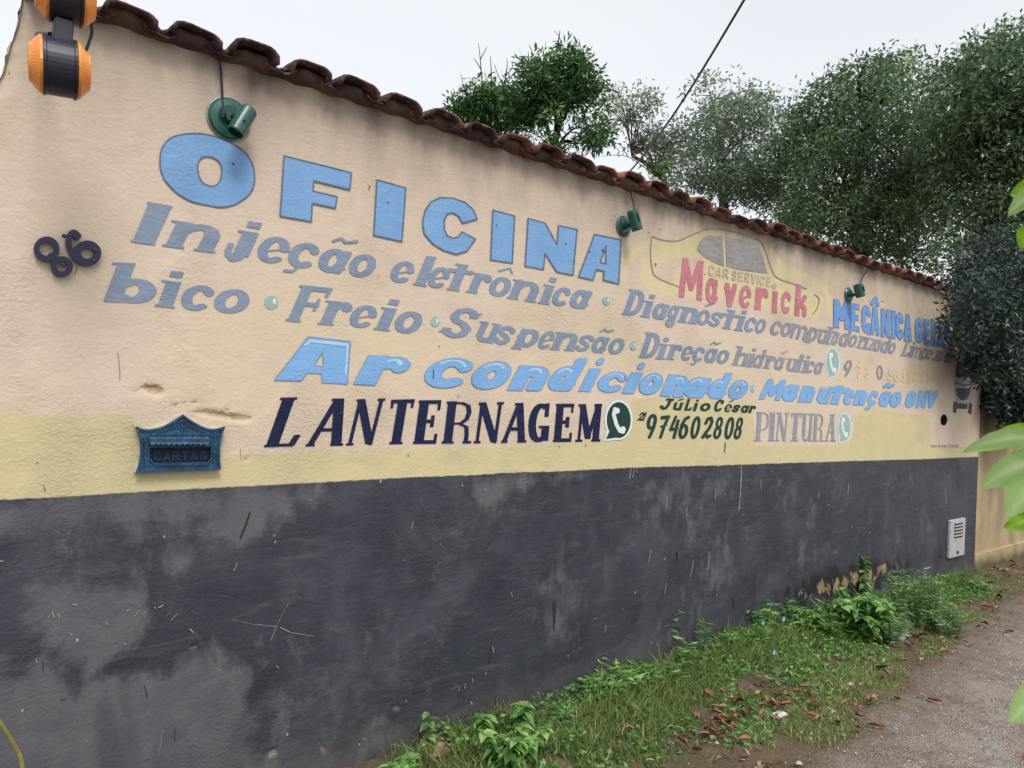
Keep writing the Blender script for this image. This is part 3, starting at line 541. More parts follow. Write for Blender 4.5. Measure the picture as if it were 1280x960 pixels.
word('faded red word Maverick across the painted car', [('fM',848,877,1.5),('a',882,897),('v',904,920),('e',924,939),('r',943,960),('c',976,989),('k',993,1008)],
     [(848,371),(877,376),(905,383),(939,386),(989,393),(1008,397)], [(848,338),(877,343),(905,353),(939,358),(989,365),(1008,371)], [(850,5.6),(900,4.6),(950,4.4),(1008,4.4)], .13, .06, M_red, None, 0, None, False)
wd = empty('painted_word', (0,0,0), WALL); wd['label'] = 'single faded red letter i with a grey dot over it'
layers('letter', [(strokes('bI', 964, 971, lambda x: 392, 28, .05, 3.6, 3), (), M_red), ([[(x+967.5, y+358) for x, y in [(-3,0),(-2,-3),(1,-4),(3,-1),(2,3),(-1,4)]]], (), M_ghg)], wd)
word('pale grey letters CAR SERVICE inside the painted car', [('bC',885,892),('bA',894,901),('bR',903,910),('bS',914,920),('bE',922,928),('bR',930,936),('bV',938,944),('bI',945,948),('bC',949,955),('bE',957,963)],
     [(885,344),(963,359)], [(885,331.5),(963,347)], .9, (.9,), .1, M_ghg, None, 0, None, False)
word('dark green name Júlio César above a phone number', [('J',823,839),('ú',840,851,.68),('L',854,864),('i',864,871,.68),('o',875,888,.68),('C',893,904),('é',904,913,.68),('s',915,925,.68),('a',926,936,.68),('r',935,943,.68)],
     [(823,512),(943,516.5)], [(823,498),(893,499),(943,503)], 2.1, (1.4,), .32, M_green, None, 0, None, False)
word('dark green phone number 974602808 beside LANTERNAGEM', [('9',807.5,820,1.05),('7',821,832.5),('4',834,846),('6',849,861),('0',863.5,875),('2',875.5,888.5),('8',892.5,903),('0',906,917),('8',918,928)],
     [(806,548),(928,549.5)], [(806,518.5),(928,521.5)], 2.2, (1.9,), .18, M_green, None, 0, None, False)
word('small dark green area code 21', [('2',796,803),('1',801,806)], [(795,526),(807,526)], [(795,515),(807,515)], 1.0, (1.0,), .35, M_green, None, 0, None, False)
word('grey digit 9 right of the round phone sign', [('9',1054,1064)], [(1050,471),(1066,471)], [(1050,450),(1066,450)], 1.6, (1.6,), .25, M_greyR, None, 0, None, False)
word('grey digit 0 among painted over yellow digits', [('0',1095.5,1103.5)], [(1090,474.5),(1106,474.5)], [(1090,456.5),(1106,456.5)], 1.1, (1.2,), .02, M_greyR, None, 0, None, False)
word('ghostly painted over yellow digits', [('7',1070,1077),('3',1080,1088),('5',1109,1115),('6',1117,1124),('3',1126,1132),('5',1133,1139),('6',1141,1147),('8',1150,1155),('0',1158,1163),('2',1166,1171),('8',1173,1178)],
     [(1070,473),(1180,482)], [(1070,455),(1180,468)], 1.5, (1.5,), .08, M_ghost, None, 0, None, False)
word('tiny signature line under the drain hole', [('a',1164,1167),('c',1168,1171),('a',1172,1175),('n',1176,1179),('a',1180,1183),('bT',1186,1188),('bT',1189,1191),('o',1192,1195),('n',1196,1198)], [(1160,559),(1200,559)], [(1160,556),(1200,556)], .4, (.4,), .1, M_greyR, None, 0, None, False)
# dots between the services
def ell(cx, cy, rx, ry, n=22, a0=0): return [(cx+rx*math.cos(a0+2*math.pi*k/n), cy+ry*math.sin(a0+2*math.pi*k/n)) for k in range(n)]
for i, (x, y, rx, ry) in enumerate([(339,378,8.5,8.5),(544,402,5.5,6.5),(758,376,4.8,5.5),(791.5,432,4,5.4),(941,486,3,4.8)]):
    layers('painted_dot', [([ell(x,y,rx,ry)], (), M_teal), ([ell(x+rx*.45,y-ry*.15,rx*.25,ry*.45,12)], (), M_white)], WALL)
def handset(cx, cy, sx, sy):
    P = [(-.32,-.62),(-.42,-.3),(-.2,.25),(.12,.62),(.35,.66)]; pts = [(cx+x*sx, cy+y*sy) for x, y in P]; out = []
    for p, q in zip(pts[:-1], pts[1:]): out.append(hull([(p[0]+u*sx*.16, p[1]+v*sy*.10) for u, v in PEN['o']]+[(q[0]+u*sx*.16, q[1]+v*sy*.10) for u, v in PEN['o']]))
    for (x, y) in ((-.16,-.52),(.34,.52)): out.append(ell(cx+x*sx, cy+y*sy, sx*.24, sy*.17, 12))
    return out
for lab, cx, cy, rx, ry, tail, m, g in [('dark green round phone sign beside LANTERNAGEM',773,525,15,22.5,(757,549),M_green,2.6),('teal phone sign left of the grey digit 9',1040.5,453,8,17.5,(1036,473),M_teal,1.3),('teal phone sign right of the word PINTURA',1055.5,534,7.5,17,(1049.5,552.5),M_teal,1.3)]:
    tl = [(cx-rx*.7, cy+ry*.5), (cx-rx*.1, cy+ry*.96), tail]; big = [(tail[0]-g, tail[1]+g), (cx-rx*.8-g, cy+ry*.5), (cx+g, cy+ry*.96+g)]
    o = layers('painted_phone_sign', [([ell(cx,cy,rx+g,ry+g,30), big], (), M_white), ([ell(cx,cy,rx,ry,30), tl], (), m), (handset(cx, cy, rx, ry), (), M_white)], WALL); o['label'] = lab
# painted car on the wall: roof line, windows
def line_pieces(pts, r): return [hull([(p[0]+u*r, p[1]+v*r) for u, v in PEN['o']]+[(q[0]+u*r, q[1]+v*r) for u, v in PEN['o']]) for p, q in zip(pts[:-1], pts[1:])]
roof = smooth_path([(815,295,0),(825,299,0),(838,301,0),(850,300,0),(870,291,0),(883,286,0),(900,286,0),(920,290,0),(940,296,0),(951,302,0),(957,314,0),(962,330,0),(968,344,0),(977,350,0),(990,354,0),(1008,361,0)], 3)
front = smooth_path([(815,295,0),(813,312,0),(814,330,0),(818,344,0),(830,351,0),(850,359,0)], 3); tailp = smooth_path([(1018,368,0),(1024,374,0),(1021,386,0),(1016,392,0)], 3)
cr_ = layers('painted_car', [([[(871,312),(874,303),(883,294),(903,295),(905,333),(893,328),(880,321)], [(907,296),(935,301),(948,306),(954,322),(959,342),(930,338),(908,333)]], (), M_glass),
   (line_pieces([(p.x,p.y) for p in roof], .6)+line_pieces([(p.x,p.y) for p in front], .5)+line_pieces([(p.x,p.y) for p in tailp], .5), (), M_thin)], WALL)
cr_['label'] = 'faded yellow painted coupe with grey windows'
pc = layers('painted_car', [([[(1195,455),(1217,455),(1218,480),(1215,500),(1212,508),(1197,508),(1193,490)]], (), M_silv),
   ([[(1196,452),(1216,454),(1217,472),(1194,471)], [(1194,485),(1214,485),(1211,495),(1207,500),(1200,500),(1196,495)], [(1192,502),(1196,502),(1195,517),(1191,515)], [(1211,504),(1215,504),(1214,518),(1210,516)], [(1197,504),(1209,505),(1209,511),(1196,511)]], (), M_dark),
   (line_pieces([(1193.5,478),(1204,482),(1215,480)], .7), (), M_dark)], WALL)
pc['label'] = 'small dark painted car seen from the front'
# flecks, scratches and drips
def marks(name, lst, m):
    pcs = [p for t in lst for p in line_pieces([(t[0],t[1]),((t[0]+t[2])/2+t[4]*.5,(t[1]+t[3])/2),(t[2],t[3])], t[4]*.5)]
    mb = MB(); ov, of = union(pcs); mb.add([(v.x, -.0042, v.y) for v in ov], of); o = mb.build(name, m, WALL); o['kind'] = 'stuff'; return o
dk = [(147,441,149,458,.6),(149,458,149.5,475,.6),(96,333,93,344,.7),(290,204,292,206,1.2),(54,606,56,614,.7),(46,577,47,579,1),(312,640,300,672,1.6),(484,252,485,254,.8),(706,304,707,306,.9),(620,281,620,283,.7),(736,315,737,315,1),(752,312,753,315,1),(810,290,811,291,.8),(824,286,825,287,.8),(819,329,819,332,1),(880,343,881,343,.7),
      (461,232,461,236,1.1),(472,345,473,348,.5),(509,568,510,570,1),(698,558,699,558,.9),(731,556,732,557,.9),(906,553,905,565,.9),(548,432,549,434,.7),(541,462,541,473,1.0),(572,494,572,498,.6),(18,822,18,826,.6),(52,824,54,838,.9),(75,876,82,872,.8),(180,856,184,873,1),(218,910,218,926,.8),(515,868,530,863,.8),(610,829,614,812,.6),
      (691,752,692,788,1.0),(694,750,693,778,.7),(916,748,917,760,.8),(180,950,186,948,.6),(11,90,11,94,1),(1102,376,1103,377,.7),(1183,590,1184,592,.6),(780,470,781,475,.5),(1191,689,1192,690,1),(845,690,846,700,1.2),(300,560,301,575,.4)]
marks('dark_scratch', dk, M_spot)
lt = [(926,583,925,610,.8),(925,610,923,637,.7),(788,584,786,598,.6),(792,584,790,597,.5),(796,584,795,590,.5),(516,652,513,661,.5),(296,703,292,713,.6),(857,635,858,645,.5),(894,610,893,624,.5),(858,634,857,650,.3),(950,600,951,612,.5),(866,700,862,722,.5),(886,690,884,712,.5),(813,687,810,702,.5),(832,728,830,742,.5),(757,781,755,790,.6),(833,620,832,635,.4),
      (615,808,616,815,.8),(607,840,606,843,.6),(590,848,590,852,.6),(581,854,580,860,.6),(573,858,573,863,.6),(350,784,362,790,.8),(362,790,392,795,.4),(320,780,345,783,.4),(338,800,345,782,.4),(345,782,352,768,.3),(352,768,361,752,.3),(237,786,241,790,1.2),(198,759,203,756,1.2),(193,759,194,760,1.1),(158,763,162,761,1.0),(91,755,96,756,1.2),(65,765,67,771,1.0),(72,766,74,771,1.0),(132,777,134,781,.9),
      (155,804,157,805,1.2),(45,823,46,828,.7),(203,910,198,945,.3),(88,791,89,794,.8),(0,701,3,701,1.4),(504,700,505,700,.6),(563,667,564,667,.6),(388,624,388,625,.6),(345,832,348,834,.8),(453,923,455,923,.8),(588,877,589,880,1.4),(108,925,108,926,.7),(270,835,278,840,.4),(298,832,300,843,.3),(60,770,61,771,.7),(174,762,168,770,.5),(213,775,222,766,.4),(290,774,320,781,.3),(638,740,640,746,.5),(1060,605,1059,618,.4),(1181,612,1182,630,.4),(1006,740,1005,750,.4),(1023,615,1022,622,.5)]
marks('light_fleck', lt, M_flk)

# ------------------------------------------------------------------ clay tile coping
def clay():
    n = NT('weathered clay'); pick = n.t.nodes.new('ShaderNodeObjectInfo').outputs['Random']
    c = n.mix(pick, hx('#74493f'), hx('#a06b58')); sx_ = n.t.nodes.new('ShaderNodeSeparateXYZ'); n.t.links.new(n.pos, sx_.inputs[0]); lx = n.step(sx_.outputs[0], .3, 4.5); c = n.mix(n.step(n.mth('SUBTRACT', n.noise(9, 5, rough=.7), n.mth('MULTIPLY', lx, .14)), .26, .50), c, hx('#3f3538'))
    c = n.mix(n.mth('MULTIPLY', n.step(n.noise(22, 4), .56, .7), .7), c, hx('#b07a62')); c = n.mix(n.mth('MULTIPLY', n.step(n.noise(40, 4), .6, .7), .5), c, hx('#7c8070'))
    return n.done(c, .9, n.bump(n.noise(45, 6, rough=.7), .7, .006), .15)
M_clay = clay(); M_mort = simple('stained mortar', '#6e5c50', '#41353a', 9, .95, .1, .9, 24)
ROOF = empty('tile_coping', (0,0,0), WALL); ROOF['label'] = 'row of weathered red clay tiles along the wall top'
PITCH = math.radians(7)
def tile_mesh(name, r0, r1, L, th, hgt, up_):
    vs = []; fs = []; n = 10; m = 5
    for s_ in (0, 1):
        for j in range(m+1):
            t = j/m; r = r0+(r1-r0)*t
            for i in range(n+1):
                a = math.pi*i/n; rr = r-s_*th; q = Vector((-rr*math.cos(a), t*L, (hgt*rr/r0)*max(0, math.sin(a))**(.62 if up_ > 0 else 1)*up_))
                q.x += .003*math.sin(7*a+3*t*up_); q.z += .0025*math.sin(5*t+a*4+r0*50)
                vs.append(q)
    N = n+1; o = N*(m+1)
    for j in range(m):
        for i in range(n):
            a = j*N+i; fs += [(a,a+1,a+N+1,a+N), (o+a,o+a+N,o+a+N+1,o+a+1)]
    for i in range(n): fs += [(i,o+i,o+i+1,i+1), (m*N+i,m*N+i+1,o+m*N+i+1,o+m*N+i)]
    for j in range(m): fs += [(j*N,(j+1)*N,o+(j+1)*N,o+j*N), (j*N+n,o+j*N+n,o+(j+1)*N+n,(j+1)*N+n)]
    me = bpy.data.meshes.new(name); me.from_pydata([tuple(v) for v in vs], [], fs); me.polygons.foreach_set('use_smooth', [True]*len(me.polygons)); me.materials.append(M_clay); me.update(); return me
covers = [tile_mesh('tile_cover', .083+.003*k, .070, .44, .014, .043+.004*k, 1) for k in range(3)]; chans = [tile_mesh('tile_channel', .060, .080, .44, .012, .022+.002*k, -1) for k in range(2)]
for k in range(-3, 38):
    for row in range(2):
        x = .652+.2015*k+R_.uniform(-.006,.006)
        if x < .05 or x > 7.22: continue
        y = -.082+R_.uniform(-.016,.014)+row*.37; z = 2.714+math.tan(PITCH)*row*.37+row*.012+R_.uniform(-.004,.005)+.012*math.sin(k*.7)*.5
        o = bpy.data.objects.new('tile', R_.choice(covers)); COL.objects.link(o); o.parent = ROOF; o.location = (x, y, z); o.rotation_euler = (PITCH+R_.uniform(-.03,.03), R_.uniform(-.06,.06), R_.uniform(-.05,.05)); o.scale = (R_.uniform(.95,1.06), 1, R_.uniform(.88,1.12))
        o = bpy.data.objects.new('tile', R_.choice(chans)); COL.objects.link(o); o.parent = ROOF; o.location = (x+.1, y+.028, z+.010); o.rotation_euler = (PITCH, R_.uniform(-.05,.05), R_.uniform(-.04,.04))
mb = MB(); vs = []; fs = []; n_ = 900                                 # bedding mortar with scalloped front
for i in range(n_+1):
    x = .17+(7.28-.17)*i/n_; ph = ((x-.652)/.2015) % 1; cv = abs(math.cos(math.pi*ph))
    yf = -.046+.016*(1-cv)+.007*math.sin(x*61)*math.sin(x*23); zb = 2.718-.004*(1-cv)+.004*math.sin(x*47)
    vs += [(x, .02, zb-.02), (x, yf*.35, zb-.004), (x, yf, zb+.010), (x, yf*.97, 2.726+.026*cv**.6), (x, .06, 2.765), (x, .25, 2.72), (x, .25, zb-.03)]
    if i:
        a = 7*(i-1); b = 7*i
        for q in range(6): fs.append((a+q, b+q, b+q+1, a+q+1))
mb.add(vs, fs); mb.build('mortar_bed', M_mort, WALL, True)

# ------------------------------------------------------------------ things on the wall
M_nvy = simple('navy enamel', '#131b48', '#0d1538', 20, .4, .5, .1); M_grn = simple('green lamp enamel', '#1d5b50', '#123c38', 14, .3, .6, .12); M_blk = simple('black plastic', '#1b1d29', '#242737', 8, .42, .5, .06)
M_cab = simple('old black cable', '#2a2a31', '#3a3840', 40, .7); M_alu = simple('brushed rim metal', '#8d8f8c', '#6d706e', 30, .4, .5, .1, metal=.6)
# house numbers
def fit(o, par):
    o.matrix_parent_inverse = Matrix.Translation(-par.location); return o
def extr(pieces, y0, y1, name, m, parent=None, holes=()):
    """solid with front at y0 (towards the eye) and back at y1"""
    ov, of = union(pieces, holes); n = len(ov); vs = [(v.x, y0, v.y) for v in ov]+[(v.x, y1, v.y) for v in ov]; fs = [tuple(f) for f in of]+[tuple(i+n for i in f[::-1]) for f in of]
    cnt = {}
    for f in of:
        for i in range(len(f)):
            e = (f[i], f[(i+1)%len(f)]); cnt[e] = 1
    for (a, b) in list(cnt):
        if (b, a) not in cnt: fs.append((b, a, a+n, b+n))
    return mk(name, vs, fs, m, parent)
def ring(cx, cy, rx, ry, pr, a0=0, a1=360, rot=0):
    p = arc(0, 0, rx, ry, a0, a1, 18); c_, s_ = math.cos(math.radians(rot)), math.sin(math.radians(rot)); return line_pieces([(cx+x*c_-y*s_, cy+x*s_+y*c_) for x, y in p], pr)
def digit(name, label, pcs, screws, ctr):
    e = empty(name, W3(*ctr)); tag(e, label, 'house number'); o = extr(pcs, -.020, -.004, 'plate', M_nvy, e); 
    mb = MB()
    for s in screws: mb = MB(); mb.rev([(.007,0),(.007,.002),(.004,.003)], W3(*s, -.020), (0,-1,0), 10); fit(mb.build('screw', M_blk, e), e)
    fit(o, e)
digit('house_number', 'navy metal digit 8 tilted left of the 6', ring(57.5,312,12.6,12.0,3.5)+ring(76.5,334,10.2,9.6,3.4)+line_pieces([(63,321),(69,327)],4.4), [(79,331)], (65,322))
digit('house_number', 'navy metal digit 6 tilted right of the 8', ring(108,317.5,12.9,11.4,4.6)+line_pieces([(p.x,p.y) for p in smooth_path([(96,295,0),(91,291.5,0),(86,296,0),(85,306,0),(89,317,0),(96,326,0),(102,328,0)],4)],3.7)+[ell(95.5,296,5,4.6,14)], [(80,295),(120,313),(118,326)], (104,315))
# letter box
MBX = empty('letter_box', W3(222,560)); tag(MBX, 'blue cast iron letter slot with pointed top set in the wall under the flaked plaster', 'mailbox')
cast = NT('blue cast iron'); cc = cast.mix(cast.step(cast.noise(25,4), .4, .65), hx('#1b4a6a'), hx('#14334e')); cc = cast.mix(cast.mth('MULTIPLY', cast.step(cast.noise(60,4), .58, .7), .5), cc, hx('#387090'))
M_cast = cast.done(cc, .38, cast.bump(cast.noise(55,4), .5, .004), .5); M_castd = simple('dark cast iron recess', '#0e1a30', '#0b1424', 20, .6); M_castl = simple('shaded blue cast letters', '#1b3450', '#142a44', 20, .6); M_rimw = simple('chalky mortar rim', '#d8d0c2', '#b5a999', 30, .9)  # cast letters are darkened: their shadow is put into the colour
def fit(o, par):
    o.matrix_parent_inverse = Matrix.Translation(-par.location); return o
sil = smooth_path([(168.5,533.5,0),(176,536.5,0),(187,537,0),(203,533,0),(217,525,0),(226,519,0)], 4)[:-1]+smooth_path([(226,519,0),(236,526,0),(251,534,0),(264,537,0),(277,534,0)], 4)
right_ = smooth_path([(277,534,0),(273,545,0),(271,560,0),(271,575,0),(272,585,0)], 3)[1:]; left_ = smooth_path([(169,589,0),(172,580,0),(174,565,0),(173,548,0),(168.5,533.5,0)], 3)[:-1]
outl = [(p.x,p.y) for p in sil+right_+left_]
grow = [((x-222)*1.035+222, (y-559)*1.075+558) for x, y in outl]
fit(extr([grow], -.0105, .01, 'mortar_rim', M_rimw, MBX), MBX)
slot = [(185,559),(261,558),(261,577),(185,578)]
fit(extr([outl], -.022, -.0102, 'front_plate', M_cast, MBX, [slot]), MBX)
fit(extr([slot], -.0118, -.009, 'letter_slot', M_castd, MBX), MBX)
fit(extr(line_pieces(outl+[outl[0]], 1.3), -.029, -.0222, 'raised_border', M_cast, MBX), MBX)
orn = ring(226,531.5,5.6,5.6,.9)+ring(226,531.5,2.0,2.0,1.2)+line_pieces([(188,542),(212,534),(217,532)],.8)+line_pieces([(235,532),(242,535),(259,541)],.8)+line_pieces([(186,543),(261,542)],.8)+line_pieces([(180,540),(180,581)],.8)+line_pieces([(266,540),(265,578)],.8)+line_pieces([(184,545),(184,572),(192,581),(255,579.5),(262,572),(262,545)],.8)
for yy in (549,556,563,570): orn += ring(176.6,yy,2.0,2.6,.7)+ring(268.6,yy,1.7,2.6,.7)
fit(extr(orn, -.0275, -.0223, 'ornament', M_cast, MBX), MBX)
for k in range(11):                                                  # little shingled awning over the slot
    xa = 187+k*6.7; mb = MB(); p = [W3(xa,545.5,-.024), W3(xa+6.2,545.3,-.024), W3(xa+7.4,554.5,-.045), W3(xa+4.2,556.2,-.047), W3(xa+1,554.8,-.045)]; q = [v+Vector((0,.004,-.004)) for v in p]
    mb.add(p+q, [(0,4,3,2,1),(5,6,7,8,9)]+[(i,(i+1)%5,(i+1)%5+5,i+5) for i in range(5)]); fit(mb.build('awning_shingle', M_cast, MBX), MBX)
mb = MB(); mb.box(W3(223.5,551.5,-.031), (.186,.018,.016)); fit(mb.build('awning_bracket', M_cast, MBX), MBX)
cx0 = 191
for ch in ['bC','bA','bR','bT','bA','bS']:
    fit(extr(strokes(ch, cx0, cx0+9.2, lambda x: 575.5-.012*(x-190), 11, 0, 1.3, 1.3, 0, False), -.0150, -.0119, 'letter', M_castl, MBX), MBX); cx0 += 11.4
# green spotlights
def lamp(label, disc, rpx, hp0, hp1, hr, cable, yoff=.085):
    c = W3(*disc); e = empty('spotlight', c); tag(e, label, 'lamp'); r = rpx
    mb = MB(); mb.rev([(r*1.0,-.004),(r*1.02,.006),(r*.9,.014),(r*.62,.018),(r*.3,.014),(r*.28,.04)], c, (0,-1,0), 26); fit(mb.build('base_plate', M_grn, e), e)
    mb = MB(); mb.rev([(r*1.04,-.006),(r*1.07,.0),(r*1.06,.005),(r*1.0,.006)], c+Vector((0,-.0005,0)), (0,-1,0), 26, cap=False); fit(mb.build('rim', M_alu, e), e)
    p = W3(*hp0, -yoff); q = W3(*hp1, -yoff*1.15); ax = (q-p); L = ax.length
    mb = MB(); mb.rev([(hr*.82,0),(hr*.98,.006),(hr,.014),(hr,L-.004),(hr*.97,L),(hr*.86,L),(hr*.84,L-.02),(0.004,L-.03)], p, ax, 22); fit(mb.build('lamp_head', M_grn, e), e)
    for t in (.3,.45,.6): mb.rev([(hr*1.02,-.002),(hr*1.02,.002)], p+ax*t, ax, 22, cap=False)
    mb = MB(); m_ = p+ax*.4; mb.tube([c+Vector((0,-.03,0)), c+Vector((.01,-.055,0)), m_+Vector((0,hr*.6,0))], .011, 8); fit(mb.build('swivel_arm', M_blk, e), e)
    mb = MB(); up__ = m_+Vector((0,-hr-.002,0)); mb.box(up__, (.012,.008,.045), ax.to_track_quat('Z','Y').to_matrix()); fit(mb.build('clip', M_grn, e), e)
    mb = MB(); mb.tube(smooth_path([W3(x, y, yy) for x, y, yy in cable], 4), .0045, 6); fit(mb.build('cable', M_cab, e), e)
lamp('green round based spotlight above the first letter of OFICINA', (286,149), .074, (312,137), (294,166), .030, [(270,46,-.05),(272,58,-.03),(275,80,-.012),(277,100,-.012),(278,125,-.012),(279,147,-.03)])
lamp('green spotlight above the last letter of OFICINA', (779,283), .055, (790,263), (797,288), .030, [(787,236,-.05),(789,244,-.03),(792,255,-.05),(793,264,-.08)])
lamp('green spotlight above the blue capitals MECÂNICA', (1060,369), .058, (1072,355), (1076,371), .034, [(1086,332,-.05),(1084,338,-.03),(1078,347,-.03),(1075,357,-.08)])
# orange garage signal lights
M_or = NT('orange lens'); oc = M_or.mix(M_or.step(M_or.noise(18,3), .35, .65), hx('#f08a2c'), hx('#f7a24a')); wv = M_or.t.nodes.new('ShaderNodeTexWave'); wv.bands_direction = 'Z'; wv.inputs['Scale'].default_value = 90; M_or.put(wv.inputs['Vector'], M_or.pos)
M_or = (lambda n: (setattr(n.bs.inputs['Subsurface Weight'], 'default_value', .25), n.done(oc, .25, n.bump(wv.outputs['Fac'], .35, .002), .5))[1])(M_or)
YS = -.42; SIG = empty('signal_light', W3(76,85,YS)); tag(SIG, 'pair of black garage warning lights with orange lenses hanging by the left roof corner', 'signal light')
def unit(c, r, L, tilt):
    ax = Vector((math.cos(tilt), -.07, -math.sin(tilt))).normalized(); c = Vector(c)
    h = L/2; mb = MB(); mb.rev([(r*.93,-h),(r,-h+.002),(r,-h+.008),(r*.955,-h+.010),(r*.955,h-.010),(r,h-.008),(r,h-.002),(r*.93,h)], c, ax, 40); fit(mb.build('drum_body', M_blk, SIG, False), SIG)
    for s in (-1,1):
        mb = MB(); mb.rev([(r*.95,h-.001),(r*.94,h+.006),(r*.66,h+.024),(r*.61,h+.029),(r*.0+.002,h+.031)], c, ax*s, 40); fit(mb.build('orange_lens', M_or, SIG, False), SIG)
cl = W3(74.5,84.5,YS); cu = W3(82,-7,YS); unit(cl, .077, .080, -.07); unit(cu, .077, .080, -.07)
mb = MB(); mb.box((cl+cu)/2+Vector((.0,.0,-.005)), (.045,.05,.062), None, 0, .004); fit(mb.build('joint_block', M_blk, SIG), SIG)
mb = MB(); mb.tube([W3(49,44,-.3), W3(49,44,.01)], .010, 8); mb.tube([cl+Vector((-.02,.03,.09)), W3(49,44,-.3)], .010, 8); fit(mb.build('wall_bracket', M_blk, SIG), SIG)
mb = MB(); mb.tube(smooth_path([W3(108,18,-.36), W3(113,27,-.34), W3(115,40,-.34), W3(111,54,-.36), W3(106,66,-.40)], 4), .0045, 6); fit(mb.build('cable', M_cab, SIG), SIG)
# meter box cover
MET = empty('vent_cover', W3(1192,672)); tag(MET, 'small pale vented meter cover low on the dark dado at the right end', 'vent cover')
M_met = simple('dusty white plastic', '#b3b2b6', '#97969b', 30, .6); s0, zt_ = W(1184.5,650); s1, zb_ = W(1201.5,693)
mb = MB(); mb.box(((s0+s1)/2, -.014, (zt_+zb_)/2), (s1-s0, .03, abs(zt_-zb_)), None, 0, .006); fit(mb.build('cover_plate', M_met, MET), MET)
for k in range(5):
    zz = zt_-.045-.028*k*1.1; mb = MB(); mb.box(((s0+s1)/2+.005, -.0305, zz), (.20,.004,.014)); fit(mb.build('vent_slot', M_spot, MET), MET)
    mb = MB(); mb.box(((s0+s1)/2+.005, -.036, zz+.012), (.21,.010,.006)); fit(mb.build('louvre', M_met, MET), MET)
mb = MB(); mb.rev([(.017,0),(.016,.008)], ((s0+s1)/2-.0, -.029, zb_+.045), (0,-1,0), 12); fit(mb.build('lock', M_blk, MET), MET)
# gate post left of the wall end
GP = empty('gate_post', (-.02,.06,0)); tag(GP, 'rusty dark blue metal gate post at the upper left wall end', 'post')
n = NT('flaking blue metal'); c = n.mix(n.step(n.noise(14,6,rough=.7), .38, .58), hx('#2a2c36'), hx('#7d9cc4')); M_gp = n.done(c, .6, n.bump(n.noise(40,5), .6, .006), .4)
mb = MB(); mb.box((.045,.10,1.35), (.12,.10,2.7), None, 0, .006); fit(mb.build('post', M_gp, GP), GP); mb = MB(); mb.tube([(.085,.02,0),(.085,.02,2.9)], .022, 12); fit(mb.build('pipe', M_blk, GP), GP)

# overhead wire
WR = MB(); a = P3(786,216,4.9); b = P3(930,0,3.4); WR.tube([a+(b-a)*t+Vector((0,0,-.05*math.sin(math.pi*t))) for t in [k/16*1.6 for k in range(17)]], .0055, 7); o = WR.build('overhead_wire', M_blk)
tag(o, 'thick black service wire slanting up from the tiles into the white sky', 'wire')

# ------------------------------------------------------------------ neighbour wall
NW = empty('neighbour_wall', (8.25,.03,0)); tag(NW, 'stained beige wall continuing past the dark dado under the hanging tree', 'wall')
n = NT('stained beige plaster'); c = n.mix(n.step(n.noise(3,5), .3, .7), hx('#ad9d7a'), hx('#96876b')); c = n.mix(n.mth('MULTIPLY', n.step(n.noise(5,5,vec=n.vmul(n.pos,(1,1,.25))), .45, .65), .6), c, hx('#7b725b'))
sp = n.t.nodes.new('ShaderNodeSeparateXYZ'); n.t.links.new(n.pos, sp.inputs[0])
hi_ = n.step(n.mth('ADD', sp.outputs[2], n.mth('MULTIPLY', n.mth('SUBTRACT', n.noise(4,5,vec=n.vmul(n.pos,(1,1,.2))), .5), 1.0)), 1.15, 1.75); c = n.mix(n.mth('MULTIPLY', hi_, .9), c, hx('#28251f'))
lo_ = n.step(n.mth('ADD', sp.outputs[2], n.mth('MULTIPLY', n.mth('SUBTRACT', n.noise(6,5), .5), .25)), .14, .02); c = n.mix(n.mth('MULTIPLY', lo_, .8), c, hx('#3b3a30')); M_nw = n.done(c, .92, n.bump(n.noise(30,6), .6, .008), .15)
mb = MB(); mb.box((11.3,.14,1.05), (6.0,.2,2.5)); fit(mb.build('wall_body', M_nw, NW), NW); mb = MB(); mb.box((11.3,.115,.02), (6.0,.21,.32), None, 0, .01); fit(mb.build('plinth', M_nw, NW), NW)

# ------------------------------------------------------------------ ground
n = NT('soil'); c = n.mix(n.step(n.noise(5,6,rough=.7), .35, .65), hx('#5a4b3f'), hx('#7b6a5a')); c = n.mix(n.mth('MULTIPLY', n.step(n.noise(2.2,5), .46, .6), .6), c, hx('#5a6040')); c = n.mix(n.mth('MULTIPLY', n.step(n.noise(70,4), .55, .68), .5), c, hx('#9a8c78'))
M_soil = n.done(c, .95, n.bump(n.noise(45,7,rough=.75), .9, .02), .1)
n = NT('worn asphalt'); v = n.vor(130); vc = n.vor(130,'Color'); c = n.mix(n.step(vc, .2, .9), hx('#625a56'), hx('#aca39c')); c = n.mix(n.mth('MULTIPLY', n.step(n.noise(9, 6, rough=.7), .42, .62), .6), c, hx('#695c55')); c = n.mix(n.mth('MULTIPLY', n.step(n.noise(3,4), .45, .62), .55), c, hx('#958b84'))
sp_ = n.mth('MULTIPLY', n.step(v, .30, .2), n.step(n.vor(61,'Color'), .82, .86)); c = n.mix(n.mth('MULTIPLY', sp_, .7), c, hx('#b3aba2'))
eg = n.step(n.mth('ADD', n.attr('edge'), n.mth('MULTIPLY', n.mth('SUBTRACT', n.noise(7,7,rough=.75), .5), 1.5)), .45, .95); c = n.mix(n.mth('MULTIPLY', eg, .85), c, n.mix(n.noise(40,5,rough=.7), hx('#57483c'), hx('#80705f')))
M_asph = n.done(c, .85, n.bump(n.mth('ADD', n.mth('MULTIPLY', v, -1.0), n.noise(14,5)), .8, .008), .25)
big = 600; gx = np.concatenate([[-big,-100,-20,-6], np.arange(-2, 13, .05), [16,25,60,200,big]]); gy = np.concatenate([[-big,-100,-20], np.arange(-4, .3, .05), [2,10,40,200,big]])
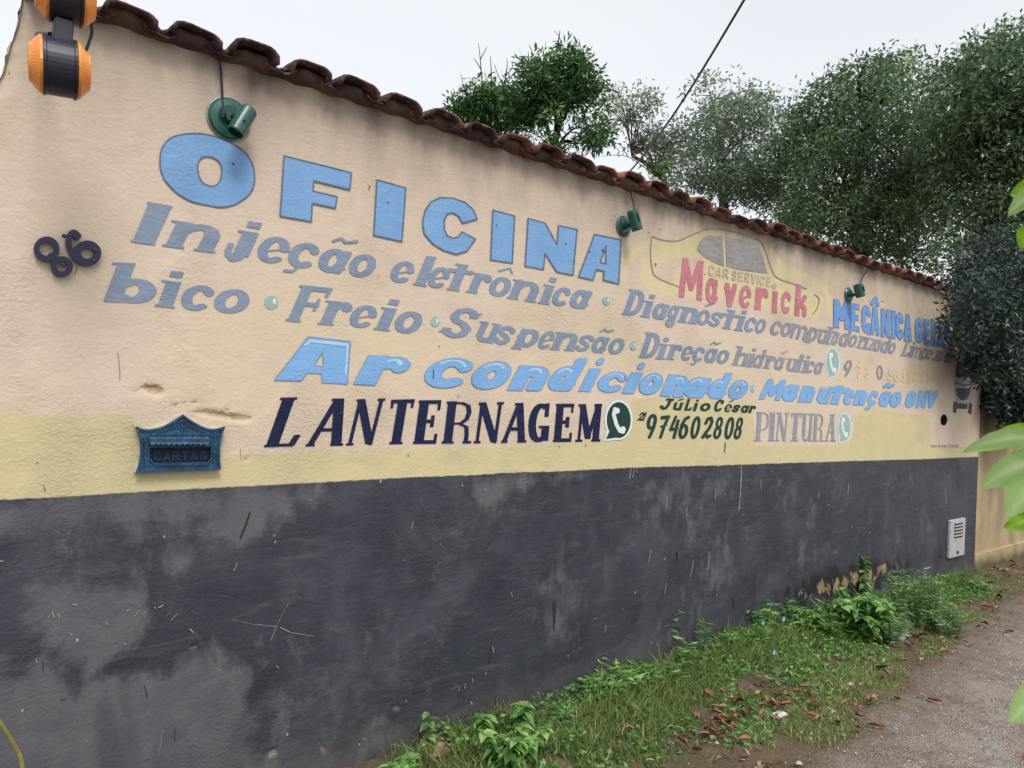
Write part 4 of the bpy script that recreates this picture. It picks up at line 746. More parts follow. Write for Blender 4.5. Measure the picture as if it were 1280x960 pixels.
XX, YY = np.meshgrid(gx, gy); near = ((XX > -2) & (XX < 13) & (YY > -4) & (YY < .3)); ZZ = np.where(near, .02*(fbm(XX, YY, 2.5, 4, 3)-.55)+.018*np.exp(-((YY+.12)/.16)**2)*(.5+fbm(XX, YY, 4, 3, 6)), 0)
def path_edge(x): return float(np.interp(x, PE[:,0], PE[:,1]))
PEp = [G(990,965), G(1040,930), G(1085,895), G(1120,865), G(1150,838), G(1180,812), G(1210,786), G(1240,762), G(1275,742)]; PE = np.array([[p.x, p.y] for p in PEp])
PE = np.vstack([[-4, PE[0,1]-1.2], [1.0, PE[0,1]-.55], PE, [13, PE[-1,1]-.1]])
print('PATH', PE)
pe = np.interp(XX, PE[:,0], PE[:,1]); ZZ = ZZ*np.clip((YY-pe)/.25+.3, 0, 1)
ii = np.arange(XX.size).reshape(XX.shape); npmesh_o = npmesh('ground', np.stack([XX,YY,ZZ],-1).reshape(-1,3), np.stack([ii[:-1,:-1],ii[:-1,1:],ii[1:,1:],ii[1:,:-1]],-1).reshape(-1,4), M_soil, None, None, True); npmesh_o['kind'] = 'structure'
xs_ = np.concatenate([np.arange(-4, 13, .03), [20, 60, 300]]); ed = np.interp(xs_, PE[:,0], PE[:,1])+.16*(fbm(xs_, xs_*0, 3.5, 5, 2)-.5)+.04*(fbm(xs_, xs_*0, 30, 2, 5)-.5)
rows = [ed]+[ed-.05]+[ed-.3-k for k in (0,.25,.7,2,5,60,400)]; hz = [.004,.014,.02,.02,.02,.02,.02,.02,.02]; eg_ = np.repeat([1,.9,.55,.25,0,0,0,0,0], len(xs_))
V = np.concatenate([np.stack([xs_, r, np.full(len(xs_), h)], -1) for r, h in zip(rows, hz)]); m = len(xs_); ii = np.arange(len(V)).reshape(len(rows), m)
o = npmesh('path', V, np.stack([ii[1:,:-1],ii[1:,1:],ii[:-1,1:],ii[:-1,:-1]],-1).reshape(-1,4), M_asph, None, dict(edge=eg_), False); o['kind'] = 'structure'
def gz(x, y):                                                          # height of the verge
    return .02*(float(fbm(np.array([x]), np.array([y]), 2.5, 4, 3)[0])-.55)+.018*math.exp(-((y+.12)/.16)**2)*(.5+float(fbm(np.array([x]), np.array([y]), 4, 3, 6)[0]))

# ------------------------------------------------------------------ vegetation materials
def leaf_mat(name, dark, mid, light, trans=.25, rough=.45, spec=.4):
    n = NT(name); v = n.attr('lv'); c = n.mix(n.step(v, 0, .55), hx(dark), hx(mid)); c = n.mix(n.step(v, .62, 1), c, hx(light))
    n.put(n.bs.inputs['Base Color'], c); n.bs.inputs['Roughness'].default_value = rough; n.bs.inputs['Specular IOR Level'].default_value = spec
    tr = n.t.nodes.new('ShaderNodeBsdfTranslucent'); n.put(tr.inputs[0], c); mx = n.t.nodes.new('ShaderNodeMixShader'); mx.inputs[0].default_value = trans
    n.t.links.new(n.bs.outputs[0], mx.inputs[1]); n.t.links.new(tr.outputs[0], mx.inputs[2]); n.t.links.new(mx.outputs[0], n.out.inputs[0]); return n.m
M_lA = leaf_mat('fresh tree leaf', '#2d4a2e', '#4d7642', '#9dba5c', .32); M_lB = leaf_mat('hazy grey green leaf', '#586f58', '#7f927a', '#b6c49c', .42); M_lC = leaf_mat('dark tree leaf', '#384f36', '#6c8860', '#b4c884', .4, .3, .8); M_lD = leaf_mat('shaded near leaf', '#22322e', '#34493e', '#5d7655', .2, .42, .5)  # grey green leaves are lightened, distant haze painted into their colour
M_gr = leaf_mat('grass blade', '#566b3c', '#88a060', '#cbc39a', .45, .55, .25); M_wd = leaf_mat('weed leaf', '#487440', '#76a65c', '#b2cd7c', .4, .45); M_bark = simple('grey bark', '#4b443c', '#6b6256', 12, .95, .1, .8, 30); M_dbark = simple('dark bark', '#241f1c', '#38312b', 12, .95, .1, .8, 30)
M_pale = leaf_mat('pale felted leaf', '#8db062', '#a8cb80', '#cfe3b2', .5, .6, .2); M_lime = leaf_mat('lime green leaf', '#6a9a1e', '#86b42c', '#a8cc4a', .4, .5)  # lime leaf is a plain lighter yellow green

def leaves(C, N, Ln, Wd, name, mat, parent=None, lv=None, dirs=None):
    """C (n,3) leaf bases, dirs (n,3): folded four-cornered leaves"""
    n = len(C); d = dirs if dirs is not None else NR.normal(size=(n,3)); d = d/np.linalg.norm(d, axis=1, keepdims=True)
    r = NR.normal(size=(n,3)); s = np.cross(d, r); s /= np.linalg.norm(s, axis=1, keepdims=True)+1e-9; nn = np.cross(s, d)
    L = (Ln*NR.uniform(.65,1.25,n))[:,None]; w_ = (Wd*NR.uniform(.7,1.2,n))[:,None]; f = w_*NR.uniform(-.1,.5,n)[:,None]
    a = C; b = C+d*L*.45+s*w_*.5+nn*f*.4; c = C+d*L-nn*f*.3; e = C+d*L*.45-s*w_*.5+nn*f*.4
    V = np.stack([a,b,c,e], 1).reshape(-1,3); k = np.arange(n)*4; Fc = np.concatenate([np.stack([k,k+1,k+2],1), np.stack([k,k+2,k+3],1)])
    lv = NR.uniform(0,1,n) if lv is None else lv
    o = npmesh(name, V, Fc, mat, parent, dict(lv=np.repeat(lv,4))); return o
def in_blob(c, r, n, bias=.45):
    v = NR.normal(size=(n,3)); v /= np.linalg.norm(v,axis=1,keepdims=True); return np.array(c)+v*np.array(r)*(NR.uniform(0,1,n)**bias)[:,None]
def tree(label, trunk, blobs, clumps, per, leaf, spread, mat, bark, gap=.0, tr=(.16,.05), nlimb=14, light=.12, twigs=(), cat='tree', group=None, zmin=None, ymax=None):
    """blobs: [(px,py,dist, rx px, ry px, depth m)]"""
    base = Vector(trunk[0]); e = empty('tree', base); tag(e, label, cat, group); B = []
    for px, py, di, rx, ry, dp in blobs:
        B.append((np.array(P3(px,py,di)), rx*di/F, ry*di/F, dp))
    vol = np.array([b[1]*b[2] for b in B]); cnt = (clumps*vol/vol.sum()).astype(int); C = []; fw = ray(640,480); 
    for b, k in zip(B, cnt):
        dr = b[0]-np.array([0,-D,CH]); dr /= np.linalg.norm(dr); rt_ = np.cross(dr, [0,0,1]); rt_ /= np.linalg.norm(rt_); up_ = np.cross(rt_, dr)
        v = NR.normal(size=(k,3)); v /= np.linalg.norm(v,axis=1,keepdims=True); v *= (NR.uniform(0,1,k)**.42)[:,None]
        C.append(b[0]+v[:,:1]*rt_*b[1]+v[:,1:2]*up_*b[2]+v[:,2:]*dr*b[3])
    C = np.concatenate(C)
    if gap > 0:
        g = fbm(C[:,0]*.9+C[:,1]*.5, C[:,2]+C[:,1]*.4, 1.3, 3, 21); C = C[g > gap]
    if ymax is not None:
        C = C[~((C[:,1] > ymax[0]) & (C[:,1] < ymax[1]) & (C[:,2] < 2.75) & (C[:,0] < 8.3))]
    C2 = np.repeat(C, per, axis=0); off = NR.normal(size=C2.shape); off /= np.linalg.norm(off,axis=1,keepdims=True); P = C2+off*(spread*NR.uniform(.15,1,len(C2)))[:,None]
    dirs = off+np.array([0,0,-.15])+NR.normal(size=off.shape)*.4
    tone = np.repeat(np.clip((fbm(C[:,0]*.8+C[:,1]*.6, C[:,2]+C[:,1]*.3, 1.1, 3, 5)-.35)*2.2, 0, 1), per); cl = np.repeat((NR.uniform(0,1,len(C)) < light*(1.6 if True else 1)).astype(float), per); lv = NR.uniform(0,.35,len(C2))+.38*tone+cl*NR.uniform(.2,.5,len(C2)); lv = np.clip(lv+(NR.uniform(0,1,len(C2)) > .97)*.4, 0, 1)
    o = leaves(P, None, leaf[0], leaf[1], 'crown', mat, e, lv, dirs); fit(o, e)
    T = [Vector(p) for p in trunk]; mb = MB(); mb.tube(smooth_path(T, 4), tr[0], 9, 0, tr[1]); fit(mb.build('trunk', bark, e, True), e)
    sel = NR.choice(len(C), min(nlimb, len(C)), replace=False)
    for i in sel:
        tgt = Vector(C[i]); st = T[R_.randrange(max(1,len(T)//2), len(T))]; md = (st+tgt)/2+Vector((R_.uniform(-.2,.2),R_.uniform(-.2,.2),R_.uniform(0,.35)))
        mb = MB(); mb.tube(smooth_path([st, st+(md-st)*.5+Vector((0,0,.1)), md, tgt], 3), tr[1]*.6, 5, 0, .008)
        for q in range(3):
            p0 = md+(tgt-md)*R_.uniform(.1,.9); mb.tube([p0, p0+Vector((R_.uniform(-.5,.5),R_.uniform(-.5,.5),R_.uniform(0,.5)))*.9], .012, 4, 0, .004)
        fit(mb.build('limb', bark, e, True), e)
    if twigs:
        mb = MB()
        for t in twigs: mb.tube(smooth_path([P3(*p) for p in t], 3), .014, 4, 0, .005)
        fit(mb.build('bare_twigs', bark, e), e)
    return e
# T1: bright green crown behind the tiles
def gp(px, dist): p = P3(px, 500, dist); return Vector((p.x, p.y, 0))
tree('bright green leafy tree behind the tiles with bare twigs on top', [gp(690,14), P3(690,260,14), P3(692,190,14), P3(700,150,14)],
     [(705,100,14,42,40,.7),(672,110,14,32,36,.7),(735,125,14,26,30,.6),(700,140,13.6,55,38,.8),(745,150,14,18,26,.5),(660,150,14,25,24,.6),(690,165,13.8,60,22,.6),(742,172,14,16,14,.5),(715,80,14,18,14,.4),(662,88,14,14,12,.4),(756,160,14,12,20,.4),(640,172,14,20,16,.4),(726,88,14,10,12,.3),(680,190,13.8,50,12,.5),(645,140,14.2,18,22,.5)],
     800, 17, (.14,.042), .17, M_lA, M_dbark, .40, (.13,.05), 16, .2, twigs=[[(690,120,14),(697,80,14),(701,62,14),(700,48,14),(693,38,14)],[(701,62,14),(698,52,14),(690,52,14)],[(700,70,14),(710,60,14),(715,49,14)],[(697,58,14),(699,45,14),(700,38,14)]])
tree('thin open tree with grey twigs left of the bright crown', [gp(608,14.5), P3(606,240,14.5), P3(606,165,14.5), P3(604,130,14.5)],
     [(592,128,14.5,22,18,.5),(608,112,14.5,24,16,.5),(580,135,14.5,14,14,.4),(620,145,14.5,24,24,.5),(598,155,14.5,26,18,.5),(634,118,14.5,12,18,.4),(568,132,14.5,9,8,.3)],
     420, 15, (.12,.04), .17, M_lA, M_bark, .38, (.09,.035), 12, .12, twigs=[[(606,140,14.5),(602,95,14.5),(600,70,14.5),(598,54,14.5)],[(602,88,14.5),(596,78,14.5),(592,72,14.5)],[(600,75,14.5),(606,64,14.5),(609,58,14.5)],[(625,160,14.5),(630,110,14.5),(634,82,14.5),(633,72,14.5)],[(615,110,14.5),(614,88,14.5),(613,70,14.5)],[(630,110,14.5),(622,92,14.5),(618,80,14.5)],[(632,95,14.5),(640,85,14.5),(640,76,14.5)],[(632,160,14.5),(638,130,14.5),(645,112,14.5)]])
tree('sparse grey green tree with bare branches showing behind the wire', [gp(835,19), P3(832,260,19), P3(820,215,19), P3(790,195,19)],
     [(790,130,19,26,20,.7),(778,150,19,20,18,.7),(810,145,19,24,22,.7),(795,165,19,30,20,.7),(770,170,19,12,10,.5),(825,175,19,26,30,.8),(835,205,19,30,20,.8),(765,135,19,8,8,.4),(815,120,19,10,8,.4)],
     480, 12, (.12,.045), .26, M_lB, M_bark, .40, (.10,.04), 26, .1, twigs=[[(832,225,19),(810,212,19),(785,196,19),(765,194,19),(752,196,19)],[(810,212,19),(800,190,19),(790,172,19),(786,160,19)],[(785,196,19),(776,182,19),(768,178,19)],[(815,212,19),(800,178,19),(795,160,19)]])
tree('tall rounded grey green tree in the middle of the row', [gp(905,19), P3(905,260,19), P3(900,210,19), P3(905,150,19)],
     [(915,125,19,42,30,1.2),(880,125,19,30,26,1.0),(950,140,19,34,26,1.0),(900,160,19,60,34,1.4),(860,180,19,34,30,1.0),(955,185,19,45,36,1.4),(900,210,18.5,70,30,1.4),(860,225,18.5,40,16,1.0),(925,235,18.5,50,24,1.2),(968,235,18.5,40,34,1.2),(893,95,19,8,8,.4),(930,102,19,12,8,.4),(965,130,19,12,10,.4)],
     2100, 14, (.12,.045), .24, M_lB, M_bark, .43, (.15,.06), 22, .07)
tree('broad dark green tree rising behind the far tiles', [gp(1075,17), P3(1075,330,17), P3(1070,250,17), P3(1080,170,17)],
     [(1040,130,17,46,34,1.4),(1085,110,17,40,34,1.4),(1010,160,17,34,34,1.2),(1130,100,17,46,34,1.4),(1060,180,17,80,46,1.6),(1010,215,17,45,45,1.4),(1120,180,16.5,70,50,1.6),(1060,250,16.5,80,45,1.6),(1125,270,16,60,50,1.5),(1010,270,16.5,40,34,1.2),(1165,200,16,50,60,1.5),(1030,108,17,14,10,.5),(1060,92,17,14,8,.5),(1100,84,17,16,10,.5),(1095,310,16,60,22,1.2),(1150,325,16,34,22,1.2)],
     4000, 13, (.11,.044), .20, M_lC, M_dbark, .42, (.2,.08), 26, .06)
tree('tallest dark tree at the right edge of the frame', [gp(1240,14), P3(1240,330,14), P3(1236,220,14), P3(1230,120,14)],
     [(1225,75,14.5,34,28,1.1),(1262,70,14.5,34,34,1.1),(1190,100,14.5,28,26,1.0),(1240,120,14,60,44,1.3),(1290,130,14,50,70,1.3),(1200,170,14,50,50,1.3),(1260,200,14,60,55,1.3),(1210,250,14,50,45,1.3),(1280,280,14,50,60,1.3),(1222,46,14.5,9,8,.3),(1250,44,14.5,14,10,.3),(1300,60,14.5,30,30,.8),(1215,310,13.5,40,40,1.2),(1265,340,13.5,50,50,1.2),(1330,220,14,60,120,1.3)],
     4000, 13, (.10,.04), .18, M_lC, M_dbark, .42, (.2,.08), 22, .05)
tree('dark overhanging tree shading the right end of the wall', [gp(1244,10.6), P3(1243,520,10.6), P3(1240,430,10.6), P3(1246,340,10.6)],
     [(1225,385,9.2,42,36,.5),(1215,350,8.9,26,22,.35),(1218,368,7.2,26,22,.3),(1212,402,7.3,24,20,.28),(1234,405,7.6,34,36,.35),(1238,440,7.8,28,24,.3),(1250,455,8.0,34,26,.4),(1250,370,8.0,36,40,.4),(1265,420,9,50,50,.7),(1270,330,10,50,45,.9),(1268,480,9,34,36,.5),(1285,510,9,26,28,.4),(1226,458,7.6,13,12,.2),(1183,398,6.95,8,7,.12),(1204,428,7.2,8,6,.1),(1192,372,7.0,9,7,.1),(1180,420,6.95,6,5,.08),(1250,500,8.6,12,16,.15),(1268,520,8.9,14,14,.2),(1240,330,8.6,26,26,.3),(1270,370,8.4,26,40,.3),(1300,400,9,40,90,.7),(1256,500,9.2,18,18,.3),(1228,330,10.5,34,30,.6)],
     3000, 13, (.055,.025), .11, M_lD, M_dbark, .33, (.13,.06), 16, .03, ymax=(-.03,.25))
# small sprout among the tiles
def plant(label, pos, kind, h, spread_, n, ll, lw, mat=None, cat='weed', group=None, name='weed', lean=(0,0)):
    pos = Vector(pos); e = empty(name, pos); tag(e, label, cat, group); mb = MB(); C = []; Dr = []
    for i in range(n):
        a = R_.uniform(0, 2*math.pi); rr = R_.uniform(.1,1)*spread_; tip = pos+Vector((math.cos(a)*rr+lean[0], math.sin(a)*rr*.8+lean[1], h*R_.uniform(.55,1.05))); b0 = pos+Vector((math.cos(a)*rr*.25, math.sin(a)*rr*.25, 0))
        mid = (b0+tip)/2+Vector((0,0,h*.1)); pth = smooth_path([b0, mid, tip], 5); mb.tube(pth, .0035 if h > .15 else .002, 4, 0, .0012)
        L = len(pth)
        for j in range(2, L):
            t = (pth[j]-pth[j-1]).normalized(); k = {'broad':2,'feather':6,'narrow':3,'vine':1}[kind]
            for q in range(k):
                az = q*2*math.pi/k+j*1.57+R_.uniform(-.4,.4); s = Vector((math.cos(az), math.sin(az), R_.uniform(-.15,.45)))
                C.append(pth[j]+(pth[j-1]-pth[j])*R_.uniform(0,1)); Dr.append(s.normalized())
        if kind == 'broad':
            for q in range(5): az = q*1.256+R_.uniform(-.3,.3); C.append(tip); Dr.append(Vector((math.cos(az), math.sin(az), .35)).normalized())
    big_leaves(C, Dr, ll, lw, 'foliage', mat or M_wd, e) if kind in ('broad','vine') else fit(leaves(np.array([tuple(c) for c in C]), None, ll, lw, 'foliage', mat or M_wd, e, None, np.array([tuple(d) for d in Dr])), e)
    fit(mb.build('stem', M_wd if mat is None else mat, e), e); return e
def big_leaves(C, Dr, ll, lw, name, mat, e):
    """pointed ovate leaves with a folded midrib and drooping tip"""
    V = []; Fc = []; lv = []
    prof = [(0,.0),(.18,.36),(.4,.5),(.65,.36),(.85,.16),(1,0)]
    for c, d in zip(C, Dr):
        L = ll*R_.uniform(.6,1.2); w_ = lw*R_.uniform(.7,1.15); s = d.cross(Vector((0,0,1))); s = s.normalized() if s.length > .05 else Vector((1,0,0)); nn = s.cross(d); base = len(V); r = R_.uniform(0,1); tw = R_.uniform(-.4,.4); s = (s+nn*tw).normalized()
        for t, w2 in prof:
            m_ = Vector(c)+d*L*t+Vector((0,0,-L*.45*t*t)); V += [m_-nn*w_*.08, m_+s*w_*w2+nn*w_*w2*.25, m_-s*w_*w2+nn*w_*w2*.25]; lv += [r]*3
        for k in range(len(prof)-1):
            a = base+3*k; b = a+3; Fc += [(a,b,b+1,a+1),(a,a+2,b+2,b)]
    o = npmesh(name, [tuple(v) for v in V], Fc, mat, e, dict(lv=lv), True); return fit(o, e)
p = P3(824,222,5.9); plant('small light green sprout behind the tiles at the wire', p, 'broad', .09, .14, 4, .07, .02, M_lA, 'plant', None, 'plant')

M_fth = leaf_mat('feathery leaf', '#567548', '#7d9d66', '#b2c795', .35, .5)
# weeds along the foot of the wall
def gw(px, py): p = G(px, py); p.z = gz(p.x, p.y)-.01; return p
plant('broad leafy bright green bush against the dark wall', gw(1078,800), 'broad', .30, .24, 34, .085, .058, None, 'bush', None, 'bush')
plant('tall sprig of pale round leaves rising behind the leafy bush', gw(1076,762), 'broad', .40, .05, 3, .065, .05)
for i, (x, y, h, s, lab) in enumerate([(1125,790,.46,.12,'feathery green weed next to the leafy bush'),(1143,786,.46,.10,'tall feathery weed in the middle of its clump'),(1166,790,.40,.14,'bright feathery weed right of the tall one'),(1190,796,.22,.18,'low feathery weed nearest the bare soil'),(1112,806,.20,.14,'low narrow leaved weed in front of the feathery clump'),(1218,742,.14,.14,'small sparse weed at the end of the dado')]):
    plant(lab, gw(x,y), 'feather', h*.98, s*.95, 12, .06, .008, M_fth)
plant('leafy green nettle clump at the bottom of the wall', gw(640,962), 'broad', .17, .16, 9, .06, .035)
plant('pale topped nettle leaning on the dark wall', gw(652,925), 'broad', .20, .03, 2, .08, .042, lean=(.02,0))
plant('young nettle left of the pale topped one', gw(602,930), 'broad', .17, .03, 2, .06, .036)
plant('low green sprout at the bottom edge by the heap of dirt', gw(505,975), 'broad', .07, .06, 5, .07, .035)
plant('thin vine shoot climbing the dark wall', gw(538,948)+Vector((0,.02,.03)), 'vine', .16, .02, 2, .06, .035)
for i, (x, y, h, s, k, lab) in enumerate([(735,860,.20,.06,'narrow','spindly stalk leaning on the wall beside the blue flower'),(795,835,.24,.05,'broad','small curled leaf weed on the dark wall'),(833,832,.34,.05,'narrow','tall white tipped weed above the grass'),(858,818,.20,.04,'broad','star leaved seedling touching the wall'),(755,872,.10,.12,'narrow','low broad leaf weed on the near verge'),(800,865,.12,.14,'narrow','low weed patch below the curled leaf weed'),(905,815,.16,.16,'narrow','soft narrow leaved weed in the middle of the verge'),(945,800,.26,.14,'narrow','upright narrow leaved weed beside the blue flower'),(980,790,.26,.14,'narrow','dense narrow leaved weed by the peeling paint'),(1015,795,.18,.16,'broad','low leafy weed left of the bush'),(1040,800,.16,.12,'narrow','short weed in front of the peeling paint')]):
    plant(lab, gw(x,y), k, h, s, 5 if s < .1 else 22, .06 if k == 'broad' else .075, .032 if k == 'broad' else .014)
for i in range(16):
    xw = 2.4+i*.27+R_.uniform(-.1,.1); plant('narrow leaved weed in the strip along the wall foot', (xw, -R_.uniform(.06,.2), .0), 'narrow', R_.uniform(.06,.26), R_.uniform(.04,.12), R_.randrange(2,6), .065, .012, None, 'weed', 'narrow leaved weeds along the wall foot')
M_flw = simple('pale blue petal', '#7f9be0', '#93abe8', 50, .6); M_yl = simple('yellow centre', '#d8b83a', '#c9a52e', 50, .6)
for i, (x, y, z_, lab) in enumerate([(698,868,.13,'pale blue flower nearest the camera at the wall foot'),(950,801,.16,'pale blue flower among the weeds in mid verge'),(964,824,.09,'pale blue flower low in the grass'),(976,790,.14,'faint blue flower furthest along the wall')]):
    p = gw(x, y+8); e = empty('flower', p); tag(e, lab, 'flower'); mb = MB(); top = p+Vector((0,-.01,z_)); mb.tube([p, p+Vector((.01,0,z_*.6)), top], .0018, 4); fit(mb.build('stem', M_wd, e), e)
    for k in range(6):
        a = k*math.pi/3; u = Vector((math.cos(a), -.35, math.sin(a))).normalized(); s = u.cross(Vector((0,-1,0))).normalized()
        mb = MB(); mb.add([top, top+u*.012+s*.007, top+u*.021, top+u*.012-s*.007], [(0,1,2),(0,2,3)]); fit(mb.build('petal', M_flw, e), e)
    mb = MB(); mb.rev([(.004,0),(.002,.003)], top, (0,-1,.3), 8); fit(mb.build('centre', M_yl, e), e)

# grass
def grass():
    n = 150000; x = NR.uniform(1.55, 8.6, n); x = x**1.0; e_ = np.interp(x, PE[:,0], PE[:,1]); t = NR.uniform(0, 1.12, n)**.8; y = -.02+(e_+.02)*t
    g = fbm(x, y, 2.6, 4, 31); bare = fbm(x, y, 6, 3, 77); far = np.clip(-y/np.maximum(.3,-e_), 0, 1.2)
    keep = (g > .35+.14*np.clip(far-.35,0,1)) & (bare > .29+.24*np.clip(far-.4,0,1)) & (NR.uniform(0,1,n) < np.interp(x, [0,1.7,2.1,6.6,7.3,7.9,8.4],[.15,.5,1,1,.5,.08,.0])) & (NR.uniform(0,1,n) < np.interp(far, [0,.6,1,1.2],[1,.9,.45,.06]))
    x, y, far, g = x[keep], y[keep], far[keep], g[keep]; n = len(x)
    h = (np.interp(far, [0,.12,.35,.6,1.2], [.085,.08,.045,.026,.018]))*NR.uniform(.5,1.5,n)*(.6+g*.9)*(1+.9*(NR.uniform(0,1,n) > .985))
    Zb = .02*(fbm(x,y,2.5,4,3)-.55)+.018*np.exp(-((y+.12)/.16)**2)*(.5+fbm(x,y,4,3,6)); Zb = Zb*np.clip((y-np.interp(x,PE[:,0],PE[:,1]))/.25+.3,0,1)-.004
    a = NR.uniform(0, 2*np.pi, n); w_ = NR.uniform(.0014,.0032,n)*(1+h*3); sx, sy = np.cos(a)*w_, np.sin(a)*w_; b = NR.uniform(0, 2*np.pi, n); lean = h*NR.uniform(.2,1.1,n)
    B = np.stack([x,y,Zb],1); S = np.stack([sx,sy,0*sx],1); Ld = np.stack([np.cos(b)*lean, np.sin(b)*lean, 0*b],1); H = np.stack([0*h,0*h,h],1)
    m_ = B+Ld*.35+H*.62; tp = B+Ld+H*.95; V = np.stack([B-S,B+S,m_+S*.8,m_-S*.8,tp],1).reshape(-1,3); k = np.arange(n)*5
    Fc = np.concatenate([np.stack([k,k+1,k+2],1), np.stack([k,k+2,k+3],1), np.stack([k+3,k+2,k+4],1)])
    lv = np.clip(NR.uniform(0,.75,n)+.35*(far > .6)*NR.uniform(0,1,n)+(NR.uniform(0,1,n) > .93)*.4, 0, 1)
    o = npmesh('grass', V, Fc, M_gr, None, dict(lv=np.repeat(lv,5))); tag(o, 'green grass growing on the verge between wall and path', 'grass', None, 'stuff')
grass()
# fine ground cover leaves (clover like)
n = 9000; x = NR.uniform(1.8, 7.4, n); e_ = np.interp(x, PE[:,0], PE[:,1]); y = -.03+(e_+.05)*NR.uniform(0,1,n)**1.3*.8; g = fbm(x,y,3.5,3,41); k = g > .47; x, y = x[k], y[k]; n = len(x)
Zb = .02*(fbm(x,y,2.5,4,3)-.55)+.018*np.exp(-((y+.12)/.16)**2)*(.5+fbm(x,y,4,3,6)); Zp = Zb+NR.uniform(.01,.09,n)*np.clip(1.2-np.abs(y)/.7,.25,1)
dr = np.stack([NR.normal(size=n), NR.normal(size=n), NR.uniform(-.1,.7,n)],1); o = leaves(np.stack([x,y,Zp],1), None, .034, .017, 'ground_cover', M_wd, None, NR.uniform(0,.9,n), dr); tag(o, 'low leafy ground cover mixed into the verge', 'ground cover', None, 'stuff')
# dirt crumbs and gravel
n = 9000; x = NR.uniform(.8, 9.5, n); y = NR.uniform(-3.0, -.02, n); e_ = np.interp(x, PE[:,0], PE[:,1]); dd = np.abs(y-e_+.1); k = NR.uniform(0,1,n) < np.exp(-dd/.55)*.9+.06; x, y = x[k], y[k]; n = len(x); sz = NR.uniform(.0025,.008,n)*(1+(NR.uniform(0,1,n) > .97)*1.2)
oc_ = np.array([[1,0,0],[-1,0,0],[0,1,0],[0,-1,0],[0,0,.7],[0,0,-.4]]); V = (np.stack([x,y,np.full(n,.020)],1)[:,None,:]+oc_[None]*sz[:,None,None]*NR.uniform(.6,1.3,(n,6,1))).reshape(-1,3)
f8 = np.array([[0,2,4],[2,1,4],[1,3,4],[3,0,4],[2,0,5],[1,2,5],[3,1,5],[0,3,5]]); Fc = (np.arange(n)[:,None,None]*6+f8[None]).reshape(-1,3)
M_grv = leaf_mat('gravel crumb', '#5a4e45', '#83776b', '#b8afa4', 0, .9, .2); o = npmesh('gravel', V, Fc, M_grv, None, dict(lv=np.repeat(NR.uniform(0,1,n),6))); tag(o, 'loose gravel and crumbs along the edge of the path', 'gravel', None, 'stuff')
# fallen leaves
M_dry = [simple('dry red brown leaf', '#7f5346', '#9c6f5c', 60, .7), simple('dry tan leaf', '#a08a6e', '#87705a', 60, .75), simple('dry dark leaf', '#54392f', '#6d4b40', 60, .8)]
def dry_mesh(k):
    rr = random.Random(k); V = []; Fc = []; L, w_ = rr.uniform(.04,.07), rr.uniform(.02,.034); cu = rr.uniform(-.7,.9)
    for t, ww in [(0,.03),(.2,.35),(.45,.5),(.7,.38),(.9,.15),(1,.01)]:
        zc = .012+.014*math.sin(t*3.1)*cu; V += [(L*(t-.5), 0, zc-.004), (L*(t-.5), w_*ww, zc+.011*ww*2*rr.uniform(.2,1.6)), (L*(t-.5), -w_*ww, zc+.011*ww*2*rr.uniform(.2,1.6))]
    for q in range(5): a = q*3; b = a+3; Fc += [(a,b,b+1,a+1),(a,a+2,b+2,b)]
    me = bpy.data.meshes.new('dry_leaf'); me.from_pydata(V, [], Fc); me.polygons.foreach_set('use_smooth', [True]*len(me.polygons)); me.materials.append(M_dry[k % 3]); me.update(); return me
DM = [dry_mesh(k) for k in range(9)]
spots = [(905,900,40,26),(965,890,45,30),(1260,715,30,26),(870,925,40,14),(960,960,60,14),(1010,880,30,12),(1075,880,25,8),(1100,845,50,10),(1165,880,25,3),(1150,810,60,24),(1200,790,50,30),(1050,905,40,8),(880,870,50,5),(1250,760,40,20),(800,940,90,12),(1235,730,30,12),(1130,800,25,10)]
for cx_, cy_, r_, k_ in spots:
    for q in range(k_):
        p = G(cx_+R_.gauss(0,r_*.5), min(990, cy_+R_.gauss(0,r_*.28))); 
        if p.y > -.06: continue
        o = bpy.data.objects.new('fallen_leaf', R_.choice(DM)); COL.objects.link(o); o.location = (p.x, p.y, .022+R_.uniform(0,.006)); o.rotation_euler = (R_.uniform(-.35,.35), R_.uniform(-.3,.3), R_.uniform(0,6.28)); s = R_.uniform(.5,1.2); o.scale = (s,s*R_.uniform(.6,1.1),s)
        tag(o, 'curled dry brown leaf fallen on the verge or path', 'leaf', 'dry leaves scattered over the verge and path edge')
# litter, lumps
def lump(name, label, cat, pos, r, mat, fl=.6, seed=1, n=2):
    import bmesh
    bm = bmesh.new(); bmesh.ops.create_icosphere(bm, subdivisions=n+1, radius=1); rr = random.Random(seed)
    for v in bm.verts:
        q = v.co.copy(); k = 1+.35*(math.sin(q.x*5+seed)+math.sin(q.y*6+seed*2)+math.sin(q.z*7))/3+rr.uniform(-.1,.1); v.co = Vector((q.x*r[0]*k, q.y*r[1]*k, q.z*r[2]*k))
    me = bpy.data.meshes.new(name); bm.to_mesh(me); bm.free(); o = link(name, me, mat); o.location = pos; tag(o, label, cat); return o
M_con = simple('old concrete', '#8f918c', '#6d6f6b', 20, .9, .1, .8, 40); M_pls = simple('white plastic scrap', '#c9cbc9', '#a5a7a6', 20, .5); M_dirt = simple('crumbly pale dirt', '#9c8a70', '#6a5844', 30, .95, .1, 1.0, 60)
lump('rubble', 'grey concrete lump half hidden beside the leafy bush', 'rubble', G(1122,800)+Vector((0,0,.02)), (.10,.06,.04), M_con, seed=3)
lump('litter', 'crumpled white plastic scrap among red leaves on the verge', 'litter', G(975,900)+Vector((0,0,.025)), (.035,.028,.016), M_pls, seed=5)
